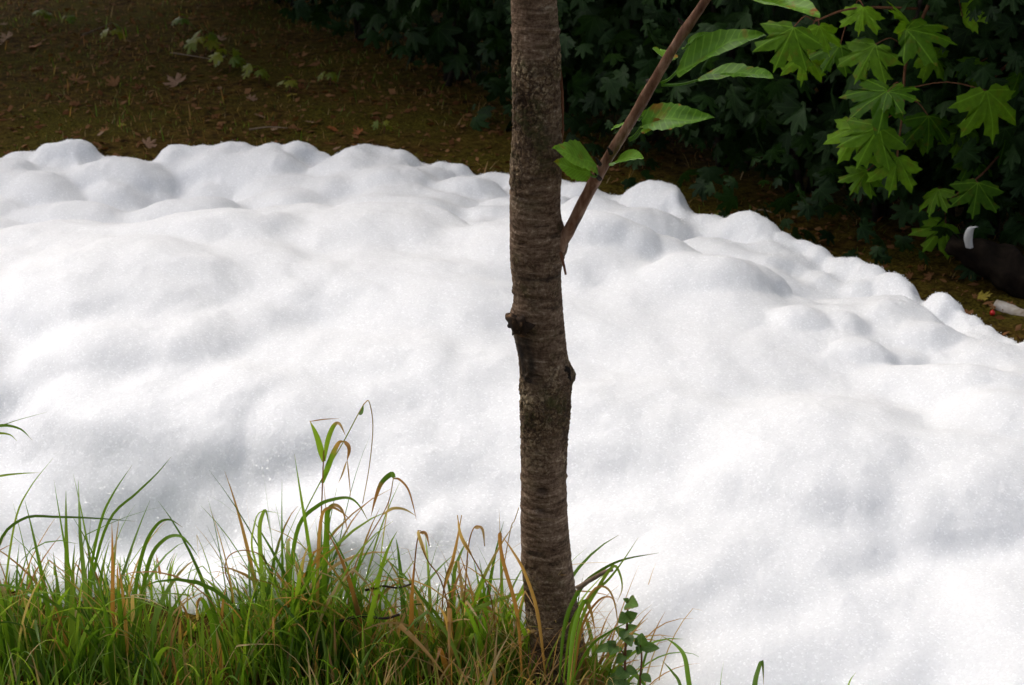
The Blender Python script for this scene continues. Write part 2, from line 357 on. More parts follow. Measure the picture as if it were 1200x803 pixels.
# ------------------------------------------------------------------ leaf shapes (plane leaf, petiole at the origin, tip at +Y, up is +Z)
HALF = [(0.0, 1.0), (.055, .84), (.16, .80), (.135, .66), (.15, .52), (.27, .62), (.36, .64), (.42, .68), (.60, .74), (.57, .60), (.66, .50), (.53, .44),
        (.42, .30), (.55, .26), (.60, .20), (.74, .13), (.58, .07), (.55, -.04), (.40, -.02), (.28, -.08), (.12, -.09), (.03, -.01)]
HALF_LOW = [(0.0, 1.0), (.14, .78), (.15, .52), (.38, .66), (.62, .72), (.62, .48), (.42, .30), (.72, .13), (.5, -.04), (.12, -.08)]
def maple_shape(half, droop, fold, seed):
    rr = random.Random(seed); jit = lambda: rr.uniform(-.025, .025)
    pts = [(x + (jit() if x else 0), y + jit()) for x, y in half] + [(-x + jit(), y + jit()) for x, y in half[:0:-1]]
    inner = [(x * .5, .12 + (y - .12) * .5) for x, y in pts]
    P = [(0, .12)] + inner + pts; n = len(pts); V = []
    for x, y in P:
        r2 = x * x + (y - .1) ** 2
        a = math.atan2(abs(x), y - .05)
        rib = math.cos(a / R(41) * 2 * math.pi) * math.sqrt(r2)
        V.append((x, y, -droop * r2 + fold * (rib * .16) - fold * .6 * abs(x) + rr.uniform(-.012, .012)))
    F = [(0, 1 + i, 1 + (i + 1) % n) for i in range(n)]
    F += [(1 + i, 1 + n + i, 1 + n + (i + 1) % n, 1 + (i + 1) % n) for i in range(n)]
    return np.array(V), F, np.array(P)
def maple_mesh(mat, droop=.25, fold=.15, seed=0, dry=0.0):
    V, F, U = maple_shape(HALF, droop, fold, seed)
    C = np.zeros((len(V), 4)); C[:, 1] = np.clip(np.hypot(V[:, 0], V[:, 1] - .1) * 1.3 - .2, 0, 1); C[:, 2] = dry
    return mk("maple_leaf", V, F, mat, True, C, U)
def cherry_mesh(mat, droop=.25, fold=.25, wid=.27, seed=0, dry=0.3, tip=1.0):
    """serrated oval leaf with a folded midrib"""
    rr = random.Random(seed); n = 17; V = []; C = []; U = []
    for i in range(n):
        t = i / (n - 1); w = wid * (math.sin(math.pi * min(1, t ** .8 * .97 + .03)) ** .75) * (1 - .25 * t) * 1.15 + .004
        tooth = 1 + (.06 if i % 2 else -.05)
        for j, s in enumerate((-1, -.5, 0, .5, 1)):
            x = s * w * (tooth if abs(s) == 1 else 1) + .035 * math.sin(t * 5 + seed)
            z = abs(s) * w * fold * 1.6 - droop * t * t + .02 * math.sin(t * 9 + s * 3 + seed) + rr.uniform(-.006, .006)
            V.append((x, t * tip, z)); U.append((s * w, t)); C.append((0, max(abs(s) - .3, t * .9 - .2, 0) * dry * 2.2, 0, 1))
    F = [(i * 5 + j, i * 5 + j + 1, i * 5 + j + 6, i * 5 + j + 5) for i in range(n - 1) for j in range(4)]
    return mk("oval_leaf", V, F, mat, True, C, U)
def frame(pos, tip, normal, size):
    t = Vector(tip).normalized(); n = Vector(normal); n = (n - t * n.dot(t)).normalized(); x = t.cross(n)
    m = Matrix((x, t, n)).transposed().to_4x4()
    return Matrix.Translation(pos) @ m @ Matrix.Scale(size, 4)

# ------------------------------------------------------------------ where the foam lies
EDGE = [(-260, 200), (-100, 194), (0, 192), (160, 194), (395, 192), (545, 205), (720, 230), (830, 264), (960, 300), (1075, 354), (1150, 388), (1200, 418), (1300, 470), (1480, 560)]
ZE = 0.09
edge_w = [at_z(u, v, ZE) for u, v in EDGE]
far = [(p.x, p.y + .05) for p in edge_w]
far[0] = (far[0][0] - .6, far[0][1] - .1)
NEAR = [(720, 850), (695, 785), (640, 742), (570, 728), (520, 742), (470, 722), (400, 704), (330, 700), (275, 714), (225, 724), (190, 708), (130, 694), (70, 708), (0, 684), (-150, 640), (-420, 600)]
near = [tuple(at_z(u, v, 0.0)[:2]) for u, v in NEAR]
POLY = np.array(far + [(2.3, 1.2), (0.35, 1.2), (0.30, 1.9)] + near)
def sdist(x, y):
    """signed distance to the foam outline, positive inside"""
    d = np.full(x.shape, 1e9); ins = np.zeros(x.shape, bool); n = len(POLY)
    for i in range(n):
        ax, ay = POLY[i]; bx, by = POLY[(i + 1) % n]; ex, ey = bx - ax, by - ay
        t = np.clip(((x - ax) * ex + (y - ay) * ey) / (ex * ex + ey * ey), 0, 1)
        d = np.minimum(d, np.hypot(x - ax - t * ex, y - ay - t * ey))
        if ey != 0:
            c = ((ay > y) != (by > y)) & (x < (bx - ax) * (y - ay) / ey + ax); ins ^= c
    return np.where(ins, d, -d)
def ground_z(x, y):
    x = np.asarray(x, float); y = np.asarray(y, float)
    d = sdist(x, y)
    z = 0.018 * pn(x * 1.7, y * 1.7, 3.1) + 0.008 * pn(x * 7, y * 7, 1.0)
    z = z - 0.30 * smoothstep(0.0, 0.5, d)
    z = z - 0.55 * smoothstep(0.05, 0.9, x - 0.12) * smoothstep(3.2, 2.2, y) * smoothstep(-6, 0, y)
    z = z + 0.05 * smoothstep(6.5, 12, y)
    return z
_gx = np.arange(-6, 6.001, .025); _gy = np.arange(0, 11.001, .025)
_GX, _GY = np.meshgrid(_gx, _gy); _GZ = ground_z(_GX.ravel(), _GY.ravel()).reshape(_GX.shape).tolist(); _GD = sdist(_GX, _GY).tolist()
def _look(G, x, y):
    fx = min(max((x + 6) / .025, 0), len(_gx) - 2); fy = min(max(y / .025, 0), len(_gy) - 2); i, j = int(fx), int(fy); a, b = fx - i, fy - j
    return (G[j][i] * (1 - a) + G[j][i + 1] * a) * (1 - b) + (G[j + 1][i] * (1 - a) + G[j + 1][i + 1] * a) * b
_GT = pn(_GX * 5, _GY * 5, 2.0).tolist(); _GN = pn(_GX * 1.3, _GY * 1.3, 5.0).tolist()
def gz(x, y): return _look(_GZ, x, y)
def sd1(x, y): return _look(_GD, x, y)

def build_ground():
    def axis(lo, a, b, hi, fine, coarse):
        l = lo + (a - lo) * (1 - (1 - np.linspace(0, 1, coarse)) ** 2.5); h = b + (hi - b) * np.linspace(0, 1, coarse) ** 2.5
        return np.concatenate([l[:-1], np.linspace(a, b, fine), h[1:]])
    xs = axis(-150, -4.5, 4.5, 150, 260, 30); ys = axis(-120, 0.5, 10, 220, 270, 30)
    X, Y = np.meshgrid(xs, ys); Z = ground_z(X.ravel(), Y.ravel())
    V = np.column_stack([X.ravel(), Y.ravel(), Z]); nx = len(xs); ny = len(ys)
    i = np.arange(ny - 1)[:, None] * nx + np.arange(nx - 1)[None, :]; i = i.ravel()
    o = ob("ground", mk("ground", V, np.column_stack([i, i + 1, i + nx + 1, i + nx]), M["ground"])); tag(o, kind="structure")
build_ground()

# ------------------------------------------------------------------ foam
SILH = [(-300, 186), (-120, 184), (0, 183), (25, 178), (45, 168), (60, 163), (98, 164), (110, 180), (130, 184), (150, 188), (164, 193), (178, 190), (186, 178), (205, 168), (222, 169), (245, 172), (290, 170), (300, 174), (330, 171), (352, 168), (366, 175), (390, 183), (398, 184), (412, 174), (440, 171),
        (462, 176), (475, 177), (490, 189), (520, 189), (543, 192), (550, 203), (580, 203), (640, 206), (690, 213), (715, 222), (738, 222), (745, 216), (765, 211), (790, 217), (806, 235), (820, 249), (842, 249), (853, 258), (862, 252), (880, 249), (896, 256), (908, 274), (925, 275), (945, 286), (965, 292), (990, 299), (1015, 305),
        (1040, 316), (1060, 321), (1072, 338), (1078, 352), (1090, 348), (1105, 343), (1122, 352), (1140, 366), (1160, 380), (1172, 394), (1185, 396), (1196, 402), (1206, 418), (1300, 462), (1480, 552)]
def gblur(A, sy, sx):
    for ax, sg in ((0, sy), (1, sx)):
        if sg <= 0: continue
        r = int(sg * 3) + 1; k = np.exp(-.5 * (np.arange(-r, r + 1) / sg) ** 2); k /= k.sum()
        pad = [(0, 0), (0, 0)]; pad[ax] = (r, r); B = np.pad(A, pad, mode='edge'); out = np.zeros_like(A)
        for i, w in enumerate(k):
            sl = [slice(None)] * 2; sl[ax] = slice(i, i + A.shape[ax]); out += w * B[tuple(sl)]
        A = out
    return A
def build_foam():
    ny, nx = 640, 820
    s = np.linspace(0, 1, ny); yy = 1.55 * (6.3 / 1.55) ** s
    X = np.linspace(-1, 1, nx)[None, :] * (0.36 * yy[:, None] + 0.55); Y = np.repeat(yy[:, None], nx, 1)
    d = sdist(X, Y)
    near_side = smoothstep(3.4, 2.9, Y)
    # body: a crest across the back, a steep front slope on the left, a long fall to the right
    rim_w = 0.22 + 0.12 * near_side; t = np.clip(d / rim_w, 0, 1)
    H = (0.07 + 0.05 * near_side) * np.sqrt(np.maximum(0, 1 - (1 - t) ** 2))
    inner = smoothstep(0.02, 0.7, d)
    cy = np.interp(X, [-2.4, -1.3, -.9, -.35, .1, .6, 1.3], [3.75, 3.8, 4.05, 4.2, 4.05, 3.7, 3.3])
    cy = cy + .12 * pn(X * 1.6, Y * .3, 8.8)
    crest = np.where(Y > cy, np.exp(-((Y - cy) / .30) ** 2), np.exp(-((Y - cy) / 1.25) ** 2))
    ch = np.interp(X, [-2.4, -.9, -.2, .4, 1.0, 1.8], [.15, .18, .16, .12, .10, .06])
    H = H + ch * crest * inner
    fy = np.interp(X, [-2.2, -1.05, -.8, -.5, -.3, .1, .6], [3.18, 3.14, 3.07, 2.95, 2.80, 2.52, 2.2]) + .05 * pn(X * 4, Y * 2, 4.4)
    H = H + 0.06 * smoothstep(fy - .1, fy + .15, Y) * smoothstep(fy + 1.2, fy + .2, Y) * smoothstep(.2, -.5, X) * inner
    H = H - 0.21 * smoothstep(fy + .10, fy - .34, Y) * smoothstep(.15, -.35, X) * smoothstep(-.02, .25, d)
    H = H - 0.10 * smoothstep(3.4, 1.9, Y) * smoothstep(-.1, .5, X)
    H = H - .035 * np.exp(-((X - .25) / .3) ** 2 - ((Y - 2.3) / .3) ** 2)
    base = H.copy()
    def smax(a, b, k):
        h = np.clip(.5 + .5 * (a - b) / k, 0, 1); return b + (a - b) * h + k * h * (1 - h)
    def win(x, y, r):
        j0, j1 = np.searchsorted(yy, [y - r, y + r]); half = .36 * yy[j0] + .55
        i0 = int(max(0, ((x - r) / half + 1) / 2 * (nx - 1) - 45)); i1 = int(min(nx, ((x + r) / half + 1) / 2 * (nx - 1) + 45))
        return slice(max(0, j0), min(ny, j1 + 1)), slice(min(i0, nx - 1), max(i1, i0 + 1))
    def lump(H, x, y, rx, ry, hz, sink, rot, k):
        j = np.abs(yy - y).argmin(); i = np.abs(X[j] - x).argmin(); bz = base[j, i]
        sl = win(x, y, 1.5 * rx); h0 = H[sl]
        c, sn = math.cos(rot), math.sin(rot); dx, dy = X[sl] - x, Y[sl] - y
        q = ((dx * c + dy * sn) / rx) ** 2 + ((-dx * sn + dy * c) / ry) ** 2
        e = np.where(q < 1, np.sqrt(np.maximum(0, 1 - q)), -1.5 * (q - 1)) * hz + bz - hz * sink
        H[sl] = np.where(q < 2.2, smax(e, h0, k), h0); return H
    rng = np.random.default_rng(23)
    cand = []
    for k in range(620):
        y = rng.uniform(1.9, 5.8); x = rng.uniform(-1, 1) * (.34 * y + .4); r = .07 + .30 * rng.random() ** 1.7
        cand.append((x, y, r, r * rng.uniform(.55, 1.0), r * rng.uniform(.20, .34), rng.uniform(.25, .75), rng.uniform(-.5, .7)))
    cand.sort(key=lambda c: -c[2])
    cd = sdist(np.array([c[0] for c in cand]), np.array([c[1] for c in cand]))
    for c, dd in zip(cand, cd):
        if dd > c[2] * .6: H = lump(H, *c, .02)
    H = gblur(H, 3.2, 4.0)
    # rim: its height follows the swellings of the outline
    eu = [e[0] for e in EDGE]; ev = [e[1] for e in EDGE]; uu = np.linspace(-300, 1480, 500); vv = np.interp(uu, [p[0] for p in SILH], [p[1] for p in SILH])
    sx = []; sz = []; syy = []
    for u, v in zip(uu, vv):
        p0 = at_z(u, float(np.interp(u, eu, ev)), ZE); q = at_y(u, v, p0.y - .05); sx.append(q.x); sz.append(q.z); syy.append(q.y)
    hs = np.interp(X, sx, sz); ye = np.interp(X, sx, syy)
    wv = .05 * pn(X * 5, Y * 5, 7.7)
    e = (Y - ye + wv * .6)
    prof = np.where(e > 0, np.sqrt(np.maximum(0, 1 - (np.clip(e / .13, 0, 1)) ** 2)), np.exp(-((e) / (.20 + wv)) ** 2))
    rim = (hs - .014) * prof * (Y > 3.0) - .02 * (1 - prof)
    H = smax(rim, H, .018)
    for u, vt, hw in [(78, 165, 34), (215, 169, 28), (272, 172, 40), (345, 170, 24), (430, 172, 30), (470, 178, 20), (768, 212, 42), (822, 250, 20), (877, 250, 34), (958, 290, 18), (1048, 320, 26), (1107, 344, 22), (1000, 301, 30),
                      (60, 196, 40), (150, 205, 44), (310, 188, 50), (400, 200, 40), (500, 205, 40), (700, 232, 40), (800, 258, 40), (930, 300, 40), (1010, 330, 50), (1080, 380, 44), (560, 216, 36), (850, 290, 60), (650, 226, 34)]:
        vb = float(np.interp(u, eu, ev)); back = vt > vb - 6
        p0 = at_z(u, vt + 12, .10) if back else at_z(u, vb, ZE); yc = p0.y - (.0 if back else .06)
        top = at_y(u, vt, yc); rx = px_m(hw, top); ry = max(rx * .8, .08); hz = max(.04, top.z)
        q = ((X - top.x) / rx) ** 2 + ((Y - yc) / ry) ** 2
        el = np.where(q < 1, np.maximum(0, 1 - q) ** .45, -1.2 * (q - 1)) * hz
        H = np.where(q < 2, smax(el, H, .025), H)
    puffs = []                                                        # centre, radii
    HP = [(-40, 180, 46), (22, 177, 34), (60, 166, 26), (88, 164, 30), (128, 183, 22), (205, 169, 24), (232, 171, 26), (268, 170, 34), (318, 171, 26), (350, 168, 22), (376, 178, 18), (425, 172, 24), (452, 174, 22), (478, 181, 16), (515, 190, 20), (538, 193, 15), (575, 202, 24), (630, 206, 26), (682, 213, 22),
          (755, 214, 30), (780, 215, 30), (766, 212, 36), (830, 250, 20), (872, 251, 30), (890, 256, 24), (918, 275, 18), (940, 284, 15), (962, 291, 16), (990, 300, 24), (1020, 307, 20), (1050, 320, 22), (1062, 328, 16), (1100, 345, 18), (1112, 348, 18), (1135, 366, 20), (1155, 380, 16), (1182, 397, 14), (1200, 403, 16), (1235, 428, 24), (1280, 452, 28)]
    for u, vt, hw in HP:
        vb = float(np.interp(u, eu, ev)); yc = at_z(u, vb, ZE).y - .05; top = at_y(u, vt, yc); r = px_m(hw, top)
        rz = min(r * .95, top.z + .02); puffs.append((top.x, yc, top.z - rz, r, r * .95, rz))
        for _ in range(5):
            a = rng.uniform(3.4, 6.0); e_ = rng.uniform(.0, .9); q = rng.uniform(.3, .55)
            puffs.append((top.x + math.cos(a) * math.cos(e_) * r * .8, yc + math.sin(a) * math.cos(e_) * r * .8, top.z - rz + math.sin(e_) * rz * .62, r * q, r * q, r * q * .9))
    for _ in range(190):                                              # second row, in front of the rim
        u = rng.uniform(-60, 1240); vb = float(np.interp(u, eu, ev)) + rng.uniform(10, 130) * (1 if u > 560 else .45); p0 = at_z(u, vb, .11); r = .04 + .11 * rng.random() ** 1.5
        j = np.abs(yy - p0.y).argmin(); i = np.abs(X[j] - p0.x).argmin(); q = rng.uniform(.5, .7)
        puffs.append((p0.x, p0.y, H[j, i] - r * q * .8, r * rng.uniform(1, 1.5), r, r * q + .25 * r))
    for (x0, y0, z0, rx, ry, rz) in sorted(puffs, key=lambda q: -q[3]):
        sl = win(x0, y0, 1.6 * max(rx, ry)); h0 = H[sl]; wq = .12 * pn(X[sl] / rx * 1.2 + x0 * 9, Y[sl] / ry * 1.2, z0 * 9)
        q = ((X[sl] - x0) / rx) ** 2 + ((Y[sl] - y0) / ry) ** 2; q = q * (1 + wq)
        el = z0 + rz * np.where(q < 1, np.sqrt(np.maximum(0, 1 - q)), -1.2 * (q - 1))
        H[sl] = np.where(q < 2.2, smax(el, h0, .30 * min(rx, .09)), h0)
    H = gblur(H, 1.0, 1.5)
    H = np.where(d < .03, np.minimum(H, H * smoothstep(-.03, .03, d) - .03 * smoothstep(.03, -.03, d)), H)
    P = np.stack([X, Y, H], -1)
    def normals(P):
        du = np.gradient(P, axis=1); dv = np.gradient(P, axis=0); n = np.cross(du, dv); return n / (np.linalg.norm(n, axis=-1, keepdims=True) + 1e-12)
    n = normals(P); x, y, z = P[..., 0], P[..., 1], P[..., 2]
    fuzz = smoothstep(.7, .05, d) * smoothstep(3.0, 3.4, Y)
    b1 = np.abs(pn(x * 7.5, y * 7.5, z * 7.5)); b2 = np.abs(pn(x * 19 + 9, y * 19, z * 19))
    disp = (.008 * (1 - b1) - .004) * fuzz + .003 * (1 - b2) * fuzz + .012 * pn(x * 3.1, y * 3.1, z * 3.1 + 5) + .006 * pn(x * 9, y * 9, z * 9) * (1 + fuzz)
    wx, wy = x + .08 * pn(x * 3, y * 3, 1.5), y + .08 * pn(x * 3, y * 3, 6.5)
    disp = disp - .009 * gblur(np.maximum(0, 1 - 4.0 * np.abs(pn(wx * 2.3, wy * 2.6, 2.2))), 3, 3) - .004 * gblur(np.maximum(0, 1 - 3.0 * np.abs(pn(wx * 6, wy * 6, 9.2))), 2, 2)
    disp = disp + .0022 * pn(x * 15, y * 15, z * 15) + .0010 * pn(x * 27 + 3, y * 27, z * 27)
    disp = disp + .0011 * pn(x * 50, y * 50, z * 50) * (1 + 1.2 * fuzz) + .0010 * pn(x * 120, y * 120, z * 120)
    P = P + n * (disp * smoothstep(-.02, .05, d))[..., None]
    keep = (d > -.06).ravel()
    i = (np.arange(ny - 1)[:, None] * nx + np.arange(nx - 1)[None, :]).ravel()
    Q = np.column_stack([i, i + 1, i + nx + 1, i + nx]); Q = Q[keep[Q].all(1)]
    used = np.unique(Q); remap = -np.ones(nx * ny, np.int64); remap[used] = np.arange(len(used))
    o = ob("foam", mk("foam", P.reshape(-1, 3)[used], remap[Q], M["foam"]))
    tag(o, "thick bank of billowing white foam filling the hollow behind the tree", "foam", kind="stuff")
    # rounded puffs heaped along the rim, each with smaller ones on its flanks
    ph = (1 + 5 ** .5) / 2; iv = np.array([(-1, ph, 0), (1, ph, 0), (-1, -ph, 0), (1, -ph, 0), (0, -1, ph), (0, 1, ph), (0, -1, -ph), (0, 1, -ph), (ph, 0, -1), (ph, 0, 1), (-ph, 0, -1), (-ph, 0, 1)]) / math.hypot(1, ph)
    fi = np.array([(0, 11, 5), (0, 5, 1), (0, 1, 7), (0, 7, 10), (0, 10, 11), (1, 5, 9), (5, 11, 4), (11, 10, 2), (10, 7, 6), (7, 1, 8), (3, 9, 4), (3, 4, 2), (3, 2, 6), (3, 6, 8), (3, 8, 9), (4, 9, 5), (2, 4, 11), (6, 2, 10), (8, 6, 7), (9, 8, 1)])
    # tiny loose bubbles that soften the outline of the rim
    w = (np.where(d > .02, 1, 0) * smoothstep(.30, .04, d) * (Y > 3) * (np.abs(X) < .34 * Y + .25)).ravel(); w = w / w.sum()
    n_b = 6000; pick = rng.choice(nx * ny, n_b, p=w); nn = normals(P).reshape(-1, 3)[pick]; rad = rng.uniform(.0005, .0013, n_b)
    C0 = P.reshape(-1, 3)[pick] + rng.normal(0, .0012, (n_b, 3)) + nn * (rad * .5 + .001 * rng.random(n_b))[:, None]
    BV = (C0[:, None, :] + iv[None] * rad[:, None, None]).reshape(-1, 3); BF = (fi[None] + (np.arange(n_b) * 12)[:, None, None]).reshape(-1, 3)
    tag(ob("bubbles", mk("bubbles", BV, BF, M["bubble"]), o), kind="stuff")
    return d, P
FOAM_D, FOAM_P = build_foam()

# ------------------------------------------------------------------ the cherry tree in front
TY = 2.42
PROF = [(-40, 598, 649), (0, 598, 650), (50, 600, 655), (100, 601, 656), (150, 602, 658), (200, 598, 657), (250, 596, 655), (300, 598, 657), (340, 603, 658), (380, 604, 662),
        (430, 608, 666), (480, 610, 666), (550, 611, 664), (600, 611, 665), (650, 612, 668), (700, 615, 673), (750, 618, 682), (800, 621, 692), (850, 614, 708), (900, 598, 735)]
tree = tag(empty("cherry_tree", (at_y(655, 805, TY).x, TY, 0.0)), "young cherry tree with rough brown trunk standing in the grass before the foam", "tree")
T0 = tree.location.copy()
def build_trunk():
    cz = []; cx = []; rr = []
    for v, a, b in PROF[::-1]:
        c = at_y((a + b) / 2, v, TY); cz.append(c.z); cx.append(c.x); rr.append((b - a) / 2 * KPX * depth(c))
    nz, ns = 560, 132
    Z = np.concatenate([np.linspace(cz[0], cz[-1], nz - 90), np.linspace(cz[-1], 2.3, 91)[1:]])
    CX = np.interp(Z, cz, cx); RR = np.interp(Z, cz, rr)
    k = np.hanning(31); k /= k.sum()
    pad = lambda a: np.convolve(np.pad(a, 15, mode='edge'), k, 'valid')
    CX, RR = pad(CX), pad(RR)
    up = Z > cz[-1]; RR = np.where(up, RR * (1 - .22 * (Z - cz[-1]) / (2.3 - cz[-1])), RR)
    CX = CX + np.where(up, .05 * np.sin((Z - cz[-1]) * 2.2), 0)
    CY = TY + .012 * np.sin(Z * 4.1)
    th = np.arange(ns) / ns * 2 * np.pi; TH, ZZ = np.meshgrid(th, Z)
    c, s = np.cos(TH), np.sin(TH); r0 = RR[:, None] * np.ones_like(TH)
    x3, y3 = c * r0, s * r0
    # plated, scaly zones and smoother banded zones
    ZW = ZZ + .05 * pn(c * 1.3, s * 1.3, ZZ * 9) + .02 * pn(x3 * 60, y3 * 60, ZZ * 40)
    zr = lambda v0, v1, soft: smoothstep(at_y(630, v1 + soft, TY).z, at_y(630, v1 - soft, TY).z, ZW) * smoothstep(at_y(630, v0 - soft, TY).z, at_y(630, v0 + soft, TY).z, ZW)
    rough = np.clip(zr(60, 205, 30) + zr(440, 535, 25) + .8 * zr(690, 900, 40) + .5 * zr(300, 345, 15) + .35 * smoothstep(.1, .5, pn(x3 * 14, y3 * 14, ZZ * 14)), 0, 1)
    rough = rough * np.clip(.75 + .8 * pn(x3 * 22, y3 * 22, ZZ * 12), 0, 1)
    crack = np.abs(pn(x3 * 110, y3 * 110, ZZ * 60)); crack2 = np.abs(pn(x3 * 210 + 5, y3 * 210, ZZ * 150))
    band = pn(x3 * 10, y3 * 10, ZZ * 95); band2 = pn(x3 * 26 + 3, y3 * 26, ZZ * 210)
    disp = rough * (.0028 * smoothstep(0, .3, crack) + .003 * crack2 - .002) + (1 - rough) * (.0011 * band * np.clip(.5 + pn(c * 2.2 + 4, s * 2.2, ZZ * 12), 0, 1) + .0006 * band2 - .003 * smoothstep(.45, .7, pn(x3 * 30, y3 * 30, ZZ * 160)))
    disp += .0035 * pn(x3 * 12, y3 * 12, ZZ * 7) + .0009 * pn(x3 * 300, y3 * 300, ZZ * 300)
    for v in (30, 215, 338, 562, 597):                                   # ring scars
        zc = at_y(630, v, TY).z + .004 * np.sin(TH * 2 + v) + .003 * pn(c * 2, s * 2, v)
        disp += np.clip(.6 + 1.2 * pn(c * 1.7, s * 1.7, v * .37), 0, 1.2) * (.0022 * np.exp(-((ZZ - zc) / .004) ** 2) - .0014 * np.exp(-((ZZ - zc + .008) / .003) ** 2))
    def lump(u, v, ang, amp, sz, sa):
        zc = at_y(u, v, TY).z; da = np.abs((TH - ang + np.pi) % (2 * np.pi) - np.pi)
        return amp * np.exp(-((ZZ - zc) / sz) ** 2 - (da / sa) ** 2)
    disp += lump(606, 372, math.pi * 1.08, .010, .018, .45) + lump(606, 395, math.pi * 1.08, .005, .03, .5)
    disp += lump(664, 440, -.15, .009, .016, .45) + lump(664, 470, -.2, .003, .05, .5) + lump(655, 283, -.1, .012, .03, .55)
    eye = lump(633, 566, math.pi * 1.47, 1, .007, .22); disp += .004 * lump(633, 566, math.pi * 1.47, 1, .016, .45) - .008 * eye
    disp -= .004 * lump(628, 590, math.pi * 1.45, 1, .006, .2)
    # root flare folds
    disp += .012 * smoothstep(.14, -.1, ZZ) * np.sin(TH * 4 + .6)
    r = r0 + disp
    V = np.stack([CX[:, None] + c * r - T0.x, CY[:, None] + s * r - T0.y, ZZ - T0.z], -1).reshape(-1, 3)
    stain = np.clip(lump(612, 405, math.pi * 1.22, 1, .035, .55) * 1.1 + .8 * lump(612, 425, math.pi * 1.3, 1, .03, .5) + eye + .7 * lump(628, 590, math.pi * 1.45, 1, .006, .25), 0, 1)
    stain = np.clip(stain * (.6 + .9 * np.abs(pn(x3 * 40, y3 * 40, ZZ * 40))) + .5 * (pn(x3 * 14 + 3, y3 * 14, ZZ * 60) > .55), 0, .9)
    C = np.zeros((V.shape[0], 4)); C[:, 0] = rough.ravel(); C[:, 1] = stain.ravel(); C[:, 3] = 1
    i = np.arange(nz - 1)[:, None] * ns; j = np.arange(ns)[None, :]; jn = (j + 1) % ns
    F = np.stack([i + j, i + jn, i + ns + jn, i + ns + j], -1).reshape(-1, 4)
    ob("trunk", mk("trunk", V, F, M["bark"], True, C), tree)
    return float(CX[-1]), float(RR[-1])
top_x, top_r = build_trunk()
def tl(p): return np.array(p) - np.array(T0)
# limbs and crown above the picture
def limb(P, r0, r1, name="limb", mat="dark_bark", parent=tree, seg=12, n=18, wob=.25):
    V, F, U = tube(catmull(P, n), np.linspace(r0, r1, n), seg, True, wob, seed=len(bpy.data.objects))
    return ob(name, mk(name, V, F, M[mat], True, None, U), parent)
tp = tl((top_x, TY, 2.27))
crown_tips = []
for k, (dx, dy, dz) in enumerate([(-.75, .15, .9), (.8, -.35, .8), (.2, .6, 1.1), (-.2, -.55, 1.0), (.1, .05, 1.5), (.9, .4, .55)]):
    e = tp + np.array([dx, dy, dz]); limb([tp - [0, 0, .06], tp + np.array([dx * .4, dy * .4, dz * .3]), e], .021, .006, seg=8, n=10)
    crown_tips.append(e)
# the shoot that leaves the trunk to the right
SHOOT = [(634, 316), (649, 297), (668, 268), (689, 227), (712, 186), (737, 146), (762, 103), (786, 62), (808, 28), (832, -8), (862, -60)]
sy = [TY, TY - .01, TY - .02, TY - .035, TY - .05, TY - .06, TY - .07, TY - .08, TY - .085, TY - .09, TY - .1]
SP3 = [at_y(u, v, y) for (u, v), y in zip(SHOOT, sy)]
cur = catmull([tl(p) for p in SP3], 60)
wd = np.interp(np.linspace(0, 1, 60), [0, .08, .16, .4, .7, 1], [30, 23, 15, 12.5, 11, 9.5]) / 2 * KPX * 2.5
wd = wd * (1 + .10 * np.exp(-((np.arange(60) - 20) / 1.2) ** 2) + .08 * np.exp(-((np.arange(60) - 34) / 1.2) ** 2) + .10 * np.exp(-((np.arange(60) - 46) / 1.2) ** 2))
V, F, U = tube(cur, wd, 18, True, .12, 4); shoot = ob("branch", mk("branch", V, F, M["shoot"], True, None, U), tree); shoot["label"] = "smooth reddish brown young branch rising to the right"
def small_tube(pts, r0, r1, mat, parent, name, n=12, seg=7, local=T0, wob=.15):
    V, F, U = tube(catmull([np.array(p) - np.array(local) for p in pts], n), np.linspace(r0, r1, n), seg, True, wob, seed=len(bpy.data.objects) % 97)
    return ob(name, mk(name, V, F, M[mat], True, None, U), parent)
# buds and spurs on the shoot
for u, v, du, dv in [(703, 193, -5, -8), (716, 180, -4, -7), (800, 28, -5, -6), (759, 95, 5, 1)]:
    a = at_y(u, v, 2.36); b = at_y(u + du, v + dv, 2.35); small_tube([a, (a + b) / 2, b], .0035, .0012, "dark_bark", shoot, "bud", 5, 6, local=T0)
# hanging dead twig under the fork, cut stub on the left, torn bark on the right
small_tube([at_y(657, 296, TY - .03), at_y(660, 308, TY - .04), at_y(663, 322, TY - .045)], .0024, .0016, "twig", tree, "dead_twig", 8, 7)
a = at_y(614, 380, TY - .01); b = at_y(604, 379, TY - .02); c_ = at_y(599.5, 381, TY - .025)
V, F, U = tube(catmull([tl(a), tl(b), tl(c_)], 14), np.interp(np.linspace(0, 1, 14), [0, .5, .85, 1], [.020, .0150, .0125, .006]), 28, True, .9, 3)
o = ob("branch_stub", mk("branch_stub", V, F, M["stub"], True, None, U), tree); o["label"] = "blackened stub of a cut branch"
for (u, v, sz) in [(667, 435, .6), (668, 443, .5)]:
    p = at_y(u, v, TY - .01); P = [tl(p + Vector((-.012, 0, .006)) * sz), tl(p + Vector((-.002, -.004, .004)) * sz), tl(p + Vector((.002, -.006, -.008)) * sz)]
    V, F, U = tube(catmull(P, 8), np.linspace(.008, .002, 8) * sz, 9, True, .8, 5); ob("bark_flake", mk("bark_flake", V, F, M["dark_bark"], True, None, U), tree)
P = [at_y(654, 62, TY), at_y(657.5, 95, TY - .004), at_y(659, 130, TY - .006), at_y(658, 165, TY - .004), at_y(656.5, 198, TY)]
V, F, U = tube(catmull([tl(p) for p in P], 24), np.interp(np.linspace(0, 1, 24), [0, .3, .7, 1], [.001, .0026, .0026, .001]), 6, True, .5, 8)
